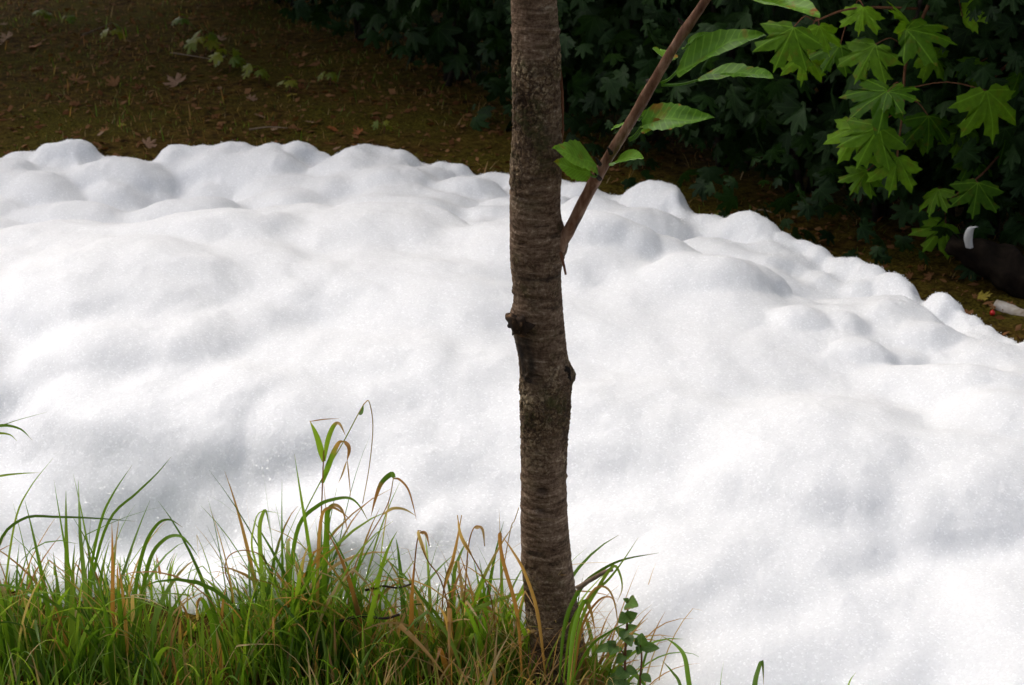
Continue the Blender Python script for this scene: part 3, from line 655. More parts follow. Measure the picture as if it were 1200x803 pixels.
o = ob("bark_strip", mk("bark_strip", V, F, M["twig"], True, None, U), tree); o["label"] = "thin reddish strip of peeling bark"
# leaves on the shoot: petiole start, leaf base, tip (pixels), depth, width, normal, dryness
def cherry_leaf(st, base, tip, y0, y1, wid, nrm, dry, droop=.12, fold=.25, seed=0, pr=.0016):
    a = at_y(*st, y0 + .01); b = at_y(*base, y0); t = at_y(*tip, y1); L_ = (t - b).length
    me = cherry_mesh(M["cherry"], droop, fold, wid, seed, dry)
    o = ob("leaf", me, tree, Matrix.Translation(-T0) @ frame(b, t - b, nrm, L_))
    P = [tl(a), tl((a + b) / 2 + Vector((0, 0, -.003))), tl(b)]
    V, F, U = tube(catmull(P, 6), np.linspace(pr * 1.2, pr, 6), 6, True); ps = ob("petiole", mk("petiole", V, F, M["cherry"], True, None, U), tree)
    return o
cherry_leaf((700, 204), (699, 196), (653, 168), 2.35, 2.30, .32, (-.1, -.55, .85), .35, .10, .1, 1)
cherry_leaf((699, 206), (692, 204), (652, 188), 2.35, 2.33, .36, (.1, -.6, .8), .25, .1, .1, 2)
cherry_leaf((712, 188), (719, 193), (750, 176), 2.36, 2.30, .22, (.1, -.6, .8), .15, .15, .2, 3)
cherry_leaf((737, 163), (752, 148), (826, 127), 2.34, 2.26, .18, (-.2, -.65, .75), .5, .16, .3, 4)
cherry_leaf((738, 165), (753, 152), (775, 141), 2.34, 2.31, .27, (-.3, -.7, .7), .7, .1, .3, 5)
cherry_leaf((741, 150), (735, 146), (716, 148), 2.37, 2.40, .16, (.0, -.2, .95), .3, .15, .3, 6)
cherry_leaf((747, 140), (752, 136), (762, 128), 2.36, 2.36, .25, (-.3, -.6, .7), .3, .1, .3, 7)
cherry_leaf((775, 97), (794, 83), (888, 33), 2.34, 2.26, .15, (-.45, -.6, .75), .3, .1, .35, 8, .0019)
cherry_leaf((775, 100), (822, 93), (907, 83), 2.34, 2.22, .12, (-.1, -.30, .95), .35, .04, .3, 9, .0018)
cherry_leaf((788, 60), (782, 72), (774, 54), 2.37, 2.42, .36, (.3, -.9, .4), .6, .1, .2, 10)
cherry_leaf((800, 57), (806, 52), (826, 36), 2.35, 2.32, .16, (-.3, -.6, .8), .2, .1, .3, 11)
cherry_leaf((842, -26), (874, -6), (956, 8), 2.32, 2.20, .20, (.1, -.55, .85), .6, .1, .3, 12)
cherry_leaf((842, -26), (872, -14), (940, -22), 2.32, 2.26, .26, (.1, -.45, .9), .3, .1, .3, 13)
# the small spur that carries the two pale leaves
small_tube([at_y(703, 210, 2.37), at_y(699, 205, 2.36), at_y(698, 196, 2.355)], .0035, .0022, "dark_bark", tree, "spur", 6, 7)
acc = Acc()
rl = random.Random(3)
def quad_leaf(acc, p, n, t, size, wid=.55, tint=None):
    n = Vector(n).normalized(); t = Vector(t); t = (t - n * t.dot(n)).normalized(); x = t.cross(n); p = Vector(p)
    V = [p, p + t * size * .45 + x * size * wid * .5 - n * size * .04, p + t * size - n * size * .12, p + t * size * .45 - x * size * wid * .5 - n * size * .04, p + t * size * .5 + n * size * .05]
    c = rl.random() if tint is None else tint
    acc.add(V, [(0, 1, 4), (1, 2, 4), (2, 3, 4), (3, 0, 4)], [(c, 0, 0, 1)] * 5, [(9, 9)] * 5)
for e in crown_tips:
    for k in range(70):
        d = Vector((rl.gauss(0, 1), rl.gauss(0, 1), rl.gauss(0, 1))).normalized() * (rl.random() ** .45) * .95
        p = Vector(e) + Vector((d.x, d.y, d.z * .7))
        quad_leaf(acc, p, (rl.gauss(0, .5), rl.gauss(0, .5), 1), (rl.gauss(0, 1), rl.gauss(0, 1), -.5), rl.uniform(.09, .15))
tag(ob("crown", acc.mesh("crown", M["cherry"]), tree), kind="stuff")

# ------------------------------------------------------------------ wood behind: trees, thicket shrubs
wood = [("tall dark tree trunk behind the maple leaves at upper right", (1.78, 5.9), .17, [(1.2, 6.9, 3.2, 2.4, 1.7, 1.9), (3.2, 5.6, 2.9, 2.0, 1.9, 1.7), (-.2, 7.9, 3.0, 1.6, 1.3, 1.6)]),
        ("unseen woodland tree, its low crown added to shade the mossy ground at left", (-3.6, 8.6), .20, [(-3.6, 8.6, 3.4, 2.6, 2.1, 2.2), (-1.4, 8.7, 3.4, 2.2, 2.0, 2.2)]),
        ("unseen woodland tree added to shade the middle of the dark thicket", (0.2, 9.2), .22, [(.4, 9.0, 3.3, 2.0, 1.9, 2.1), (-.6, 10.5, 4.5, 3.0, 2.2, 2.6)])]
for lab, (x, y), r, blobs in wood:  # low crowns stay out of view, added to shade ground and thicket
    o = tag(empty("woodland_tree", (x, y, gz(x, y))), lab, "tree", "trees of the wood behind the thicket")
    P = [(0, 0, -.15), (.02, .01, .5), (-.03, .03, 1.5), (.04, 0, 3.0), (0, .05, 5.0)]
    V, F, U = tube(catmull(P, 40), np.interp(np.linspace(0, 1, 40), [0, .08, .3, 1], [r * 1.5, r * 1.08, r, r * .45]), 28, True, .18, int(r * 100)); ob("trunk", mk("trunk", V, F, M["dark_bark"], True, None, U), o)
    acc = Acc()
    for bx, by, bz, rx, ry, rz in blobs:
        end = (bx - x, by - y, bz + .2); s0 = (0, 0, 1.9 + .3 * rl.random())
        mid = tuple((a + b) / 2 + rl.uniform(-.15, .15) for a, b in zip(s0, end))
        V, F, U = tube(catmull([s0, mid, end], 12), np.linspace(r * .45, .03, 12), 9, True, .2); ob("limb", mk("limb", V, F, M["dark_bark"], True, None, U), o)
        for k in range(2600):
            d = Vector((rl.gauss(0, 1), rl.gauss(0, 1), rl.gauss(0, 1))).normalized() * (rl.random() ** .4)
            quad_leaf(acc, (bx - x + d.x * rx, by - y + d.y * ry, bz + d.z * rz), (rl.gauss(0, .6), rl.gauss(0, .6), 1), (rl.gauss(0, 1), rl.gauss(0, 1), -.4), rl.uniform(.16, .3), .8)
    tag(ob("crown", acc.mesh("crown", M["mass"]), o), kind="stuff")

HEDGE_MESH = [maple_mesh(M["hedge"], rl.uniform(.15, .45), rl.uniform(.05, .3), 40 + k) for k in range(6)]
low_V, low_F, low_U = zip(*[maple_shape(HALF_LOW, .3, .2, 90 + k) for k in range(4)])
def low_leaf(acc, m4, k):
    V = low_V[k] ; A = np.array(m4)
    acc.add(V @ A[:3, :3].T + A[:3, 3], low_F[k], [(rl.random(), 0, 0, 1)] * len(V), low_U[k])
def rand_leaf_frame(p, size, face):
    n = Vector(face) + Vector((rl.gauss(0, .5), rl.gauss(0, .5), rl.gauss(0, .4)))
    t = Vector((rl.gauss(0, .9), rl.gauss(0, .6), -.8))
    return frame(p, t, n, size)
# stand points along the back of the foam: (u, v of the foot line) and how the shrub differs
SHRUB = [(205, -30, 1.4, "dark maple shrub at far left, standing behind the mossy ground"),
         (300, 18, 1.5, "dark maple shrub with drooping leaves behind the yellow seedlings"),
         (395, 62, 1.6, "dark maple shrub right of the yellow seedlings, bare shade at its foot"),
         (500, 112, 1.6, "dark maple shrub just left of the cherry trunk, behind the foam"),
         (610, 150, 1.7, "dark maple shrub hidden partly by the cherry trunk"),
         (715, 178, 1.7, "dark maple shrub seen between the cherry trunk and its slanting branch"),
         (815, 212, 1.7, "dark maple shrub behind the long pointed cherry leaves"),
         (910, 246, 1.7, "dark maple shrub behind the two rounded foam puffs"),
         (1005, 276, 1.6, "dark maple shrub below the bright maple leaves"),
         (1110, 300, 1.6, "dark maple shrub growing beside the dark log"),
         (1225, 322, 1.6, "dark maple shrub at the right edge, over the pale branch")]
for si, (u, v, hgt, lab) in enumerate(SHRUB):
    f = at_z(u, v, 0.0); back = .24 if u < 560 else .17; foot = Vector((f.x + .12, f.y + back, 0)); foot.z = gz(foot.x, foot.y)
    o = tag(empty("maple_shrub", foot), lab, "shrub", "dark shrubs of the thicket behind the foam")
    for k in range(5):
        a = rl.uniform(0, 6.28); rr_ = rl.uniform(.15, .5)
        P = [(rl.uniform(-.06, .06), rl.uniform(-.06, .06), -.05), (math.cos(a) * rr_ * .4, math.sin(a) * rr_ * .4, hgt * .45), (math.cos(a) * rr_, math.sin(a) * rr_, hgt * rl.uniform(.75, 1.0))]
        V, F, U = tube(catmull(P, 12), np.linspace(.013, .004, 12), 7, True, .2, k); ob("stem", mk("stem", V, F, M["dark_bark"], True, None, U), o)
    # leaves one can pick apart: the outer face towards the foam
    for k in range(150):
        a = rl.gauss(-1.75, .75); zz = rl.uniform(.10 if u < 560 else .03, 1.0); rad = .36 + .14 * math.sin(zz * 4 + si) + rl.uniform(-.10, .08)
        rad *= smoothstep(-.2, .35, np.array(zz)).item() if u < 560 else 1.0
        p = Vector((math.cos(a) * rad * 1.15, math.sin(a) * rad, zz))
        size = rl.uniform(.026, .078)
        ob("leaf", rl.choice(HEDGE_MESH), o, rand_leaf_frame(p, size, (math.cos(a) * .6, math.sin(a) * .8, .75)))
    acc = Acc()
    for k in range(760):
        a = rl.uniform(0, 6.283); zz = rl.uniform(.12, hgt) ** 1.0; rad = .50 * rl.random() ** .5 * (1 if zz > .35 else zz / .35 * .8 + .2)
        p = Vector((math.cos(a) * rad * 1.2, math.sin(a) * rad * .9 + .12, zz))
        low_leaf(acc, rand_leaf_frame(p, rl.uniform(.05, .095), (math.cos(a) * .5, math.sin(a) * .5, .8)), rl.randrange(4))
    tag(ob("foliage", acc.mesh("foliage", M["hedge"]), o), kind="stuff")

# ------------------------------------------------------------------ the bright maple sapling at upper right
root = Vector((1.78, 4.75, 0)); root.z = gz(1.78, 4.75)
sap = tag(empty("maple_sapling", root), "bright green maple sapling hanging its big leaves over the foam at right", "sapling")
def sp_tube(pts, r0, r1, name="twig", mat="twig", n=14, seg=7):
    V, F, U = tube(catmull([np.array(p) - np.array(root) for p in pts], n), np.linspace(r0, r1, n), seg, True, .15, seed=len(bpy.data.objects) % 91)
    return ob(name, mk(name, V, F, M[mat], True, None, U), sap)
main = [root + Vector((0, 0, -.05)), Vector((1.76, 4.72, .5)), Vector((1.62, 4.66, 1.05)), at_y(1110, -40, 4.6), at_y(1070, 30, 4.55)]
sp_tube(main, .013, .005, "stem", "dark_bark", 24, 9)
sp_tube([at_y(1110, -40, 4.6), at_y(1065, 60, 4.5), at_y(1058, 130, 4.45), at_y(1050, 190, 4.42)], .005, .002, "branch", "twig", 18)
sp_tube([Vector((1.70, 4.69, .78)), at_y(1200, 60, 4.6), at_y(1150, 110, 4.55), at_y(1130, 150, 4.5)], .006, .002, "branch", "twig", 18)
sp_tube([at_y(1075, 10, 4.56), at_y(1000, 10, 4.5), at_y(955, 25, 4.42)], .004, .002, "branch", "twig", 14)
sp_tube([Vector((1.75, 4.72, .6)), at_y(1190, 165, 4.6), at_y(1150, 205, 4.5), at_y(1105, 240, 4.46)], .005, .002, "branch", "twig", 16)
MAPLE = [maple_mesh(M["maple"], rl.uniform(.12, .35), rl.uniform(.08, .25), 60 + k) for k in range(6)]
# base (u,v), tip (u,v), depth, normal tilt, twig end
SAPL = [((930, 32), (905, 82), 4.30, (-.1, -.6, .8), (955, 25)), ((1062, 35), (1122, 42), 4.45, (.1, -.55, .85), (1068, 60)), ((1068, 30), (1050, 8), 4.5, (-.1, -.6, .8), (1072, 30)),
        ((1026, 52), (1000, 96), 4.45, (-.2, -.6, .8), (1060, 55)), ((1041, 106), (993, 132), 4.35, (-.1, -.55, .85), (1060, 105)), ((1040, 108), (1077, 112), 4.33, (.15, -.6, .8), (1060, 110)),
        ((1030, 148), (1002, 196), 4.40, (-.2, -.7, .7), (1058, 140)), ((1012, 146), (980, 186), 4.46, (-.3, -.7, .7), (1058, 135)), ((1052, 184), (1044, 228), 4.38, (.1, -.6, .8), (1052, 178)),
        ((1016, 200), (996, 226), 4.45, (-.2, -.7, .7), (1050, 190)), ((1156, 106), (1172, 166), 4.36, (.1, -.6, .8), (1062, 104)), ((1088, 136), (1090, 178), 4.52, (.1, -.7, .7), (1060, 120)),
        ((1146, 214), (1140, 256), 4.40, (-.1, -.65, .75), (1130, 222)), ((1140, 184), (1152, 216), 4.55, (.1, -.7, .7), (1150, 205)), ((1012, 8), (1008, 32), 4.50, (0, -.6, .8), (1000, 10)),
        ((985, 52), (962, 84), 4.56, (-.3, -.75, .6), (1000, 12)), ((1150, 72), (1140, 102), 4.58, (.1, -.7, .7), (1190, 70)), ((1100, 222), (1084, 250), 4.48, (-.75, -.45, .3), (1105, 240)),
        ((1108, 262), (1080, 294), 4.50, (-.3, -.7, .6), (1105, 240)), ((1195, 85), (1210, 112), 4.5, (.2, -.6, .8), (1200, 62)), ((960, 30), (975, 62), 4.5, (.2, -.7, .7), (955, 25)),
        ((1128, 20), (1150, -8), 4.55, (.1, -.6, .8), (1110, -35)), ((1180, 150), (1205, 190), 4.6, (.2, -.7, .7), (1190, 160)), ((1078, 150), (1062, 172), 4.6, (-.1, -.7, .7), (1058, 140)),
        ((1130, 150), (1116, 184), 4.58, (-.1, -.7, .7), (1130, 150)), ((1090, 60), (1110, 92), 4.62, (.1, -.7, .7), (1066, 60)), ((945, 60), (940, 98), 4.60, (0, -.8, .6), (955, 25))]
for k, (b, t, y, n, e) in enumerate(SAPL):
    B = at_y(*b, y); T_ = at_y(*t, y - .05); size = (T_ - B).length * 1.02
    size = max(size, .085)
    ob("leaf", MAPLE[k % 6], sap, Matrix.Translation(-root) @ frame(B, T_ - B, n, size))
    E = at_y(*e, y + .06); V, F, U = tube(catmull([np.array(p) - np.array(root) for p in (E, (E + B) / 2 + Vector((0, 0, .02)), B)], 7), .0014, 5, True)
    ob("petiole", mk("petiole", V, F, M["twig"], True, None, U), sap)

# ------------------------------------------------------------------ right edge: dark log, white scrap, pale branch, berry
def log(name, lab, cat, pts, rads, mat, seg=18, n=26, wob=.3):
    b = Vector(pts[0]); o = empty(name, b) if False else None
    V, F, U = tube(catmull([np.array(p) - np.array(b) for p in pts], n), np.interp(np.linspace(0, 1, n), np.linspace(0, 1, len(rads)), rads), seg, True, wob, len(bpy.data.objects) % 83)
    o = ob(name, mk(name, V, F, M[mat], True, None, U)); o.location = b; return tag(o, lab, cat)
lp = [at_y(1112, 283, 4.42), at_y(1140, 297, 4.40), at_y(1175, 312, 4.36), at_y(1215, 332, 4.32), at_y(1290, 362, 4.26), at_y(1400, 400, 4.2)]
log("log", "thick dark log lying in the shade at the right edge", "log", lp, [.022, .040, .050, .056, .060, .058], "shaded_log", wob=.6)
pb = [at_y(1166, 356, 4.22), at_y(1180, 363, 4.20), at_y(1200, 371, 4.17), at_y(1240, 384, 4.12), at_y(1300, 400, 4.06)]
log("pale_branch", "pale fallen branch with brown patches at the right edge of the foam", "branch", pb, [.012, .017, .019, .020, .018], "pale", 14, 22, .25)
w = [at_y(1134, 291, 4.34), at_y(1132.5, 281, 4.335), at_y(1134, 272, 4.33), at_y(1137, 267, 4.325), at_y(1143, 266, 4.32)]
wb = w[0]; n_ = 14; cp = catmull([np.array(p - wb) for p in w], n_); V = []; F = []
for i in range(n_):
    hw = np.interp(i / (n_ - 1), [0, .3, .75, 1], [.010, .012, .009, .002])
    for s_, dy in ((-1, .004), (0, -.004), (1, .004)):
        for th_ in (0, .002): V.append(cp[i] + np.array([s_ * hw + .006, dy + th_, 0]))
for i in range(n_ - 1):
    a, b = i * 6, (i + 1) * 6
    F += [(a, a + 2, b + 2, b), (a + 2, a + 4, b + 4, b + 2), (a + 1, b + 1, b + 3, a + 3), (a + 3, b + 3, b + 5, a + 5), (a, b, b + 1, a + 1), (a + 4, a + 5, b + 5, b + 4)]
o = ob("white_scrap", mk("white_scrap", V, F, M["white"])); o.location = wb; tag(o, "small white curled scrap standing on the dark log", "scrap")
bp = at_y(1163, 367, 4.16); V = []; nb = 8
prof = [(0, -.0075), (.004, -.0065), (.0072, -.002), (.0075, .002), (.005, .006), (.002, .0072), (.0022, .009), (0.0006, .0075)]
V, F = [], []
for r_, z_ in prof: V += [(r_ * math.cos(k / 12 * 6.283), r_ * math.sin(k / 12 * 6.283), z_) for k in range(12)]
F = [(i * 12 + j, i * 12 + (j + 1) % 12, (i + 1) * 12 + (j + 1) % 12, (i + 1) * 12 + j) for i in range(len(prof) - 1) for j in range(12)]
o = ob("berry", mk("berry", V, F, M["berry"])); o.location = bp; tag(o, "tiny red berry lying beside the pale fallen branch", "berry")

# ------------------------------------------------------------------ fallen leaves, sticks and seedlings on the far ground
DEAD = {k: [maple_mesh(M[k], rl.uniform(-.5, .1), rl.uniform(.3, .9), 120 + i) for i in range(4)] for k in ("dead", "dead_orange", "dead_yellow", "dead_pale")}
def fallen(u, v, px, mat, lab, group=None, lift=.012):
    p = at_z(u, v, 0.0); z = gz(p.x, p.y); p = at_z(u, v, z); s = px_m(px, p) * .78
    a = rl.uniform(0, 6.283); n = Vector((rl.gauss(0, .25), rl.gauss(-.25, .25), 1))
    t = Vector((math.cos(a), math.sin(a), 0)); me = rl.choice(DEAD[mat])
    o = ob("fallen_leaf", me, None, frame(p + Vector((0, 0, lift)) - t * s * .4, t, n, s)); return tag(o, lab, "leaf", group)
SPECIAL = [(205, 99, 26, "dead_pale", "largest pale brown fallen leaf, lying open on the mossy ground at left"), (132, 100, 20, "dead", "brown curled fallen leaf left of the largest pale one"),
           (163, 105, 16, "dead", "small brown fallen leaf beside the largest pale one"), (123, 77, 15, "dead", "reddish brown fallen leaf above the brown curled one"),
           (40, 57, 15, "dead_orange", "orange fallen leaf near the upper left corner"), (46, 82, 18, "dead", "long brown fallen leaf below the orange one at upper left"),
           (176, 172, 18, "dead_pale", "tan fallen leaf lying in the notch of the foam edge"), (253, 138, 14, "dead", "dull brown fallen leaf on open moss above the foam"),
           (389, 154, 15, "dead_orange", "bright orange red fallen leaf close to the foam edge"), (362, 147, 13, "dead_pale", "pale upright fallen leaf left of the orange red one"),
           (143, 150, 9, "dead_yellow", "small yellow fallen leaf above the left foam edge"), (192, 58, 15, "dead", "brown fallen leaf in the shade by the seedlings"),
           (113, 173, 14, "dead", "brown fallen leaf touching the left foam edge"), (93, 97, 22, "dead", "broad brown fallen leaf, darkest of those at left"),
           (7, 47, 18, "dead_pale", "pale fallen leaf at the left edge of the photo"), (342, 114, 12, "dead_yellow", "yellowish fallen leaf at the edge of the thicket's shade"),
           (419, 158, 13, "dead_orange", "orange fallen leaf just above the foam left of the trunk"), (1087, 327, 14, "dead", "brown fallen leaf behind the rightmost rounded foam puff"),
           (993, 302, 10, "dead_orange", "orange brown fallen leaf behind the right foam edge"), (963, 286, 12, "dead", "brown fallen leaf below the dark shrub on the right"),
           (1153, 352, 20, "dead_yellow", "yellow brown fallen leaf at the end of the pale branch"), (586, 158, 14, "dead", "hanging brown leaf left of the cherry trunk")]
for a in SPECIAL: fallen(*a)
for k in range(62):
    u, v = rl.uniform(-40, 470), rl.uniform(15, 185)
    if v < 20 + max(0, u - 230) * .42 or v > 188: continue
    fallen(u, v, rl.uniform(7, 14), rl.choice(["dead", "dead", "dead", "dead_pale"]), "small dull brown leaf among the litter on the mossy ground", "small fallen leaves on the mossy ground")
for k in range(14):
    u = rl.uniform(930, 1190); v = np.interp(u, [930, 1200], [278, 380]) - rl.uniform(0, 16)
    fallen(u, v, rl.uniform(7, 12), "dead", "small brown leaf on the dark soil between the foam and the right thicket", "small fallen leaves by the right foam edge")
for lab, pts, r_ in [("thin dry stick lying on the ground at upper left", [(97, 41), (115, 34), (131, 27)], .004), ("thin dry stick lying near the foam left of the trunk", [(292, 152), (315, 149), (337, 150)], .0035),
                     ("bent dry stick lying under the seedlings at left", [(200, 62), (228, 66), (250, 70)], .003), ("pale thin twig on the soil behind the rounded foam puffs", [(878, 250), (892, 246), (905, 249)], .0035)]:
    P = [at_z(u, v, .012 + .01 * i) for i, (u, v) in enumerate(pts)]; b = P[0]
    V, F, U = tube(catmull([np.array(p - b) for p in P], 12), np.linspace(r_, r_ * .5, 12), 7, True, .3); o = ob("stick", mk("stick", V, F, M["stick"], True, None, U)); o.location = b; tag(o, lab, "stick")
SEEDM = [maple_mesh(M["seedling"], rl.uniform(.15, .4), rl.uniform(.05, .2), 160 + k, dry=[0, .2, .6, .1][k]) for k in range(4)]
SEED = [(48, 30, 3, 15, "yellow green maple seedling at upper left, farthest from the thicket"), (78, 36, 3, 15, "green maple seedling second from the left on the mossy ground"),
        (133, 52, 4, 17, "maple seedling with two yellowish leaves left of the tallest seedlings"), (215, 40, 4, 17, "maple seedling at the thicket's shade, above the tallest ones"),
        (240, 66, 7, 24, "tallest bright green maple seedling at the thicket's left edge"), (268, 84, 7, 24, "broad yellow green maple seedling leaning over the fallen leaves"),
        (302, 98, 5, 20, "maple seedling with a yellow lower leaf right of the broad one"), (338, 108, 4, 16, "small maple seedling at the foot of the dark thicket"),
        (385, 98, 3, 15, "dull green maple seedling in deep shade right of the others"), (448, 158, 3, 13, "lone small seedling near the foam left of the trunk"), (845, 262, 4, 14, "yellow green seedling peeping between two foam puffs")]
for u, v, n, px, lab in SEED:
    p = at_z(u, v, 0); p.z = gz(p.x, p.y); o = tag(empty("maple_seedling", p), lab, "seedling", "maple seedlings at the thicket's edge")
    h = px_m(px * 1.1, p)
    V, F, U = tube(catmull([(0, 0, -.02), (.01, 0, h * .5), (.0, -.01, h)], 8), np.linspace(.0025, .0015, 8), 5, True); ob("stem", mk("stem", V, F, M["twig"], True, None, U), o)
    for k in range(n):
        a = k * 2.4 + rl.random(); s = px_m(px, p) * rl.uniform(.5, .8); zz = h * (.45 + .55 * (k + 1) / n)
        d = Vector((math.cos(a), math.sin(a), 0)); q = Vector((0, 0, zz)) + d * s * .55
        V, F, U = tube(np.array([(0, 0, zz * .9), tuple((Vector((0, 0, zz)) + q) / 2), tuple(q)]), .001, 4, False); ob("petiole", mk("petiole", V, F, M["seedling"], True, None, U), o)
        ob("leaf", SEEDM[rl.randrange(4)], o, frame(q, d + Vector((0, 0, -.35)), Vector((rl.gauss(0, .2), -.45 + rl.gauss(0, .2), .9)), s))

# thin grass and crumbs of litter on the far ground
def blade(L_, w, az, lean, curl, kink=0.0, n=7, dry=.2, tint=None, twist=0.0, fold=.25):
    """one grass blade rooted at the origin: returns verts, faces, colours"""
    V = []; C = []; pos = np.zeros(3); ang = lean; t0 = rl.random() if tint is None else tint
    d = np.array([math.cos(az), math.sin(az), 0]); kp = rl.uniform(.45, .75)
    done = False
    for i in range(n):
        t = i / (n - 1)
        if kink and t > kp and not done: ang += kink; done = True
        fw = d * math.sin(ang) + np.array([0, 0, math.cos(ang)])
        sd = np.array([-d[1], d[0], 0.0]); tw = twist * t
        nr = np.cross(sd, fw); sdt = sd * math.cos(tw) + nr * math.sin(tw); nrt = np.cross(sdt, fw)
        ww = w * (min(1, .55 + 2.2 * t) * (1 - t ** 2.2)) * .5 + w * .02
        for s in (-1, 0, 1):
            V.append(pos + sdt * s * ww + nrt * (abs(s) * ww * fold)); C.append((t0, t, dry, 1))
        pos = pos + fw * L_ / (n - 1); ang += curl / (n - 1) * (.3 + 1.4 * t)
    F = []
    for i in range(n - 1):
        for j in (0, 1): a = i * 3 + j; F.append((a, a + 1, a + 4, a + 3))
    return np.array(V), F, np.array(C)
acc = Acc(); n_far = 0
PROTO = [blade(1.0, rl.uniform(.05, .09), 0, rl.uniform(.1, .9), rl.uniform(.2, 1.4), n=4, dry=rl.choice([.1, .3, .9, 1.2]), tint=rl.random()) for _ in range(60)]
def put(acc, pr, x, y, z, h, az):
    V, F, C = pr; c_, s_ = math.cos(az), math.sin(az)
    W = V @ np.array([[c_, s_, 0], [-s_, c_, 0], [0, 0, 1]]) * h; W += (x, y, z); acc.add(W, F, C)
while n_far < 21000:
    x = rl.uniform(-3.6, 1.6); y = rl.uniform(4.4, 9.2); n_far += 1
    if sd1(x, y) > -.02 or (x > .3 and rl.random() < .5): continue
    if _look(_GN, x, y) + .2 * rl.gauss(0, 1) < -.15: continue
    put(acc, rl.choice(PROTO), x, y, gz(x, y) - .004, rl.uniform(.012, .038) * (2.2 if rl.random() < .06 else 1), rl.uniform(0, 6.283))
tag(ob("sparse_grass", acc.mesh("sparse_grass", M["blade"])), "thin short grass and moss on the brown ground behind the foam", "grass", kind="stuff")
acc = Acc(); k = 0
while k < 12000:
    x = rl.uniform(-4, 3); y = rl.uniform(3.8, 9.2)
    if sd1(x, y) > -.01: k += .2; continue
    s = rl.uniform(.008, .04); p = Vector((x, y, gz(x, y) + .004)); quad_leaf(acc, p, (rl.gauss(0, .6), rl.gauss(0, .6), 1), (rl.gauss(0, 1), rl.gauss(0, 1), 0), s, rl.uniform(.3, .9)); k += 1
tag(ob("leaf_litter", acc.mesh("leaf_litter", M["dead"])), "crumbled brown leaf litter strewn over the ground behind the foam", "litter", kind="stuff")

# ------------------------------------------------------------------ grass on the near bank
def density(x):
    u = x / (KPX * 2.65) + 600
    return u
acc = Acc(); k = 0; tries = 0
while k < 5200 and tries < 60000:
    tries += 1
    x = rl.uniform(-1.25, .24); y = rl.uniform(1.95, 3.0)
    d = sd1(x, y)
    if d > .05 + .05 * rl.random(): continue
    if x > .10 and rl.random() < (x - .10) / .13: continue
    h = rl.uniform(.05, .16) * (.6 + .5 * min(1, max(0, (.02 - d) / .22))) * (.85 + 1.0 * _look(_GT, x, y)); dry = rl.choices([.05, .25, .5, 1.2], [.58, .24, .09, .09] if x < -.3 else [.4, .25, .15, .2])[0]
    V, F, C = blade(h, rl.uniform(.003, .007), rl.uniform(0, 6.28), rl.uniform(0, .4), rl.uniform(.3, 1.7), n=6, dry=dry, twist=rl.uniform(-1, 1))
    acc.add(V + np.array([x, y, gz(x, y) - .006]), F, C); k += 1
tag(ob("turf", acc.mesh("turf", M["blade"])), "short dense green grass with dry blades covering the near bank", "grass", kind="stuff")

def tuft(u, v, n, h, spread, lab, lean_dir=None, wide=(.005, .012), dryw=(.4, .3, .2, .1)):
    p = at_z(u, v - 30, 0.0); p.z = gz(p.x, p.y) - .01
    h += .03; o = tag(empty("grass_tuft", p), lab, "grass tuft", "tufts of tall grass on the near bank")
    for k in range(int(n * 1.4)):
        az = rl.uniform(0, 6.283)
        if lean_dir is not None and rl.random() < .6: az = lean_dir + rl.gauss(0, .5)
        dry = rl.choices([.08, .35, .65, 1.25], dryw)[0]
        V, F, C = blade(h * rl.uniform(.55, 1.15), rl.uniform(*wide) if rl.random() < .6 else rl.uniform(.002, .004), az, rl.uniform(.02, .38), rl.choice([rl.uniform(.2, 1.0), rl.uniform(1.0, 2.3)]), kink=rl.choice([0, 0, 0, rl.uniform(.6, 1.7)]), n=11, dry=dry, twist=rl.uniform(-1.4, 1.4))
        off = np.array([rl.gauss(0, spread), rl.gauss(0, spread * .7), 0])
        ob("blade", mk("blade", V + off, F, M["blade"], True, C), o)
TUFTS = [(-25, 800, 34, .30, .04, "tall green grass tuft at the very left edge"), (45, 825, 36, .25, .045, "dense green tuft second from the left edge"), (105, 812, 42, .30, .045, "arching grass tuft left of the gap, third from the left edge"),
         (160, 822, 30, .25, .04, "grass tuft with drooping blades just left of the gap in the grass"), (235, 842, 18, .14, .04, "low grass tuft in the gap between the left and middle grass"),
         (300, 815, 36, .29, .035, "grass tuft at the left end of the middle clump"), (345, 808, 40, .32, .035, "tall tuft at the foot of the bent tall stalks"), (395, 805, 42, .31, .04, "broad bladed tuft in the thick of the middle clump"),
         (450, 818, 34, .24, .045, "tuft with many tan tips right of the tall stalks"), (505, 822, 34, .22, .045, "mixed green and dry tuft halfway between stalks and trunk"),
         (560, 815, 38, .25, .04, "dry tipped grass tuft just left of the trunk"), (605, 822, 34, .23, .035, "grass tuft leaning against the left side of the trunk foot"),
         (655, 850, 40, .17, .04, "grass tuft covering the front of the trunk foot"), (692, 850, 24, .17, .025, "grass tuft spreading to the right of the trunk foot")]
for t in TUFTS: tuft(*t, dryw=(.38, .3, .2, .12) if t[0] > 420 else (.58, .25, .1, .07), lean_dir=(.2 if t[0] > 640 else None))

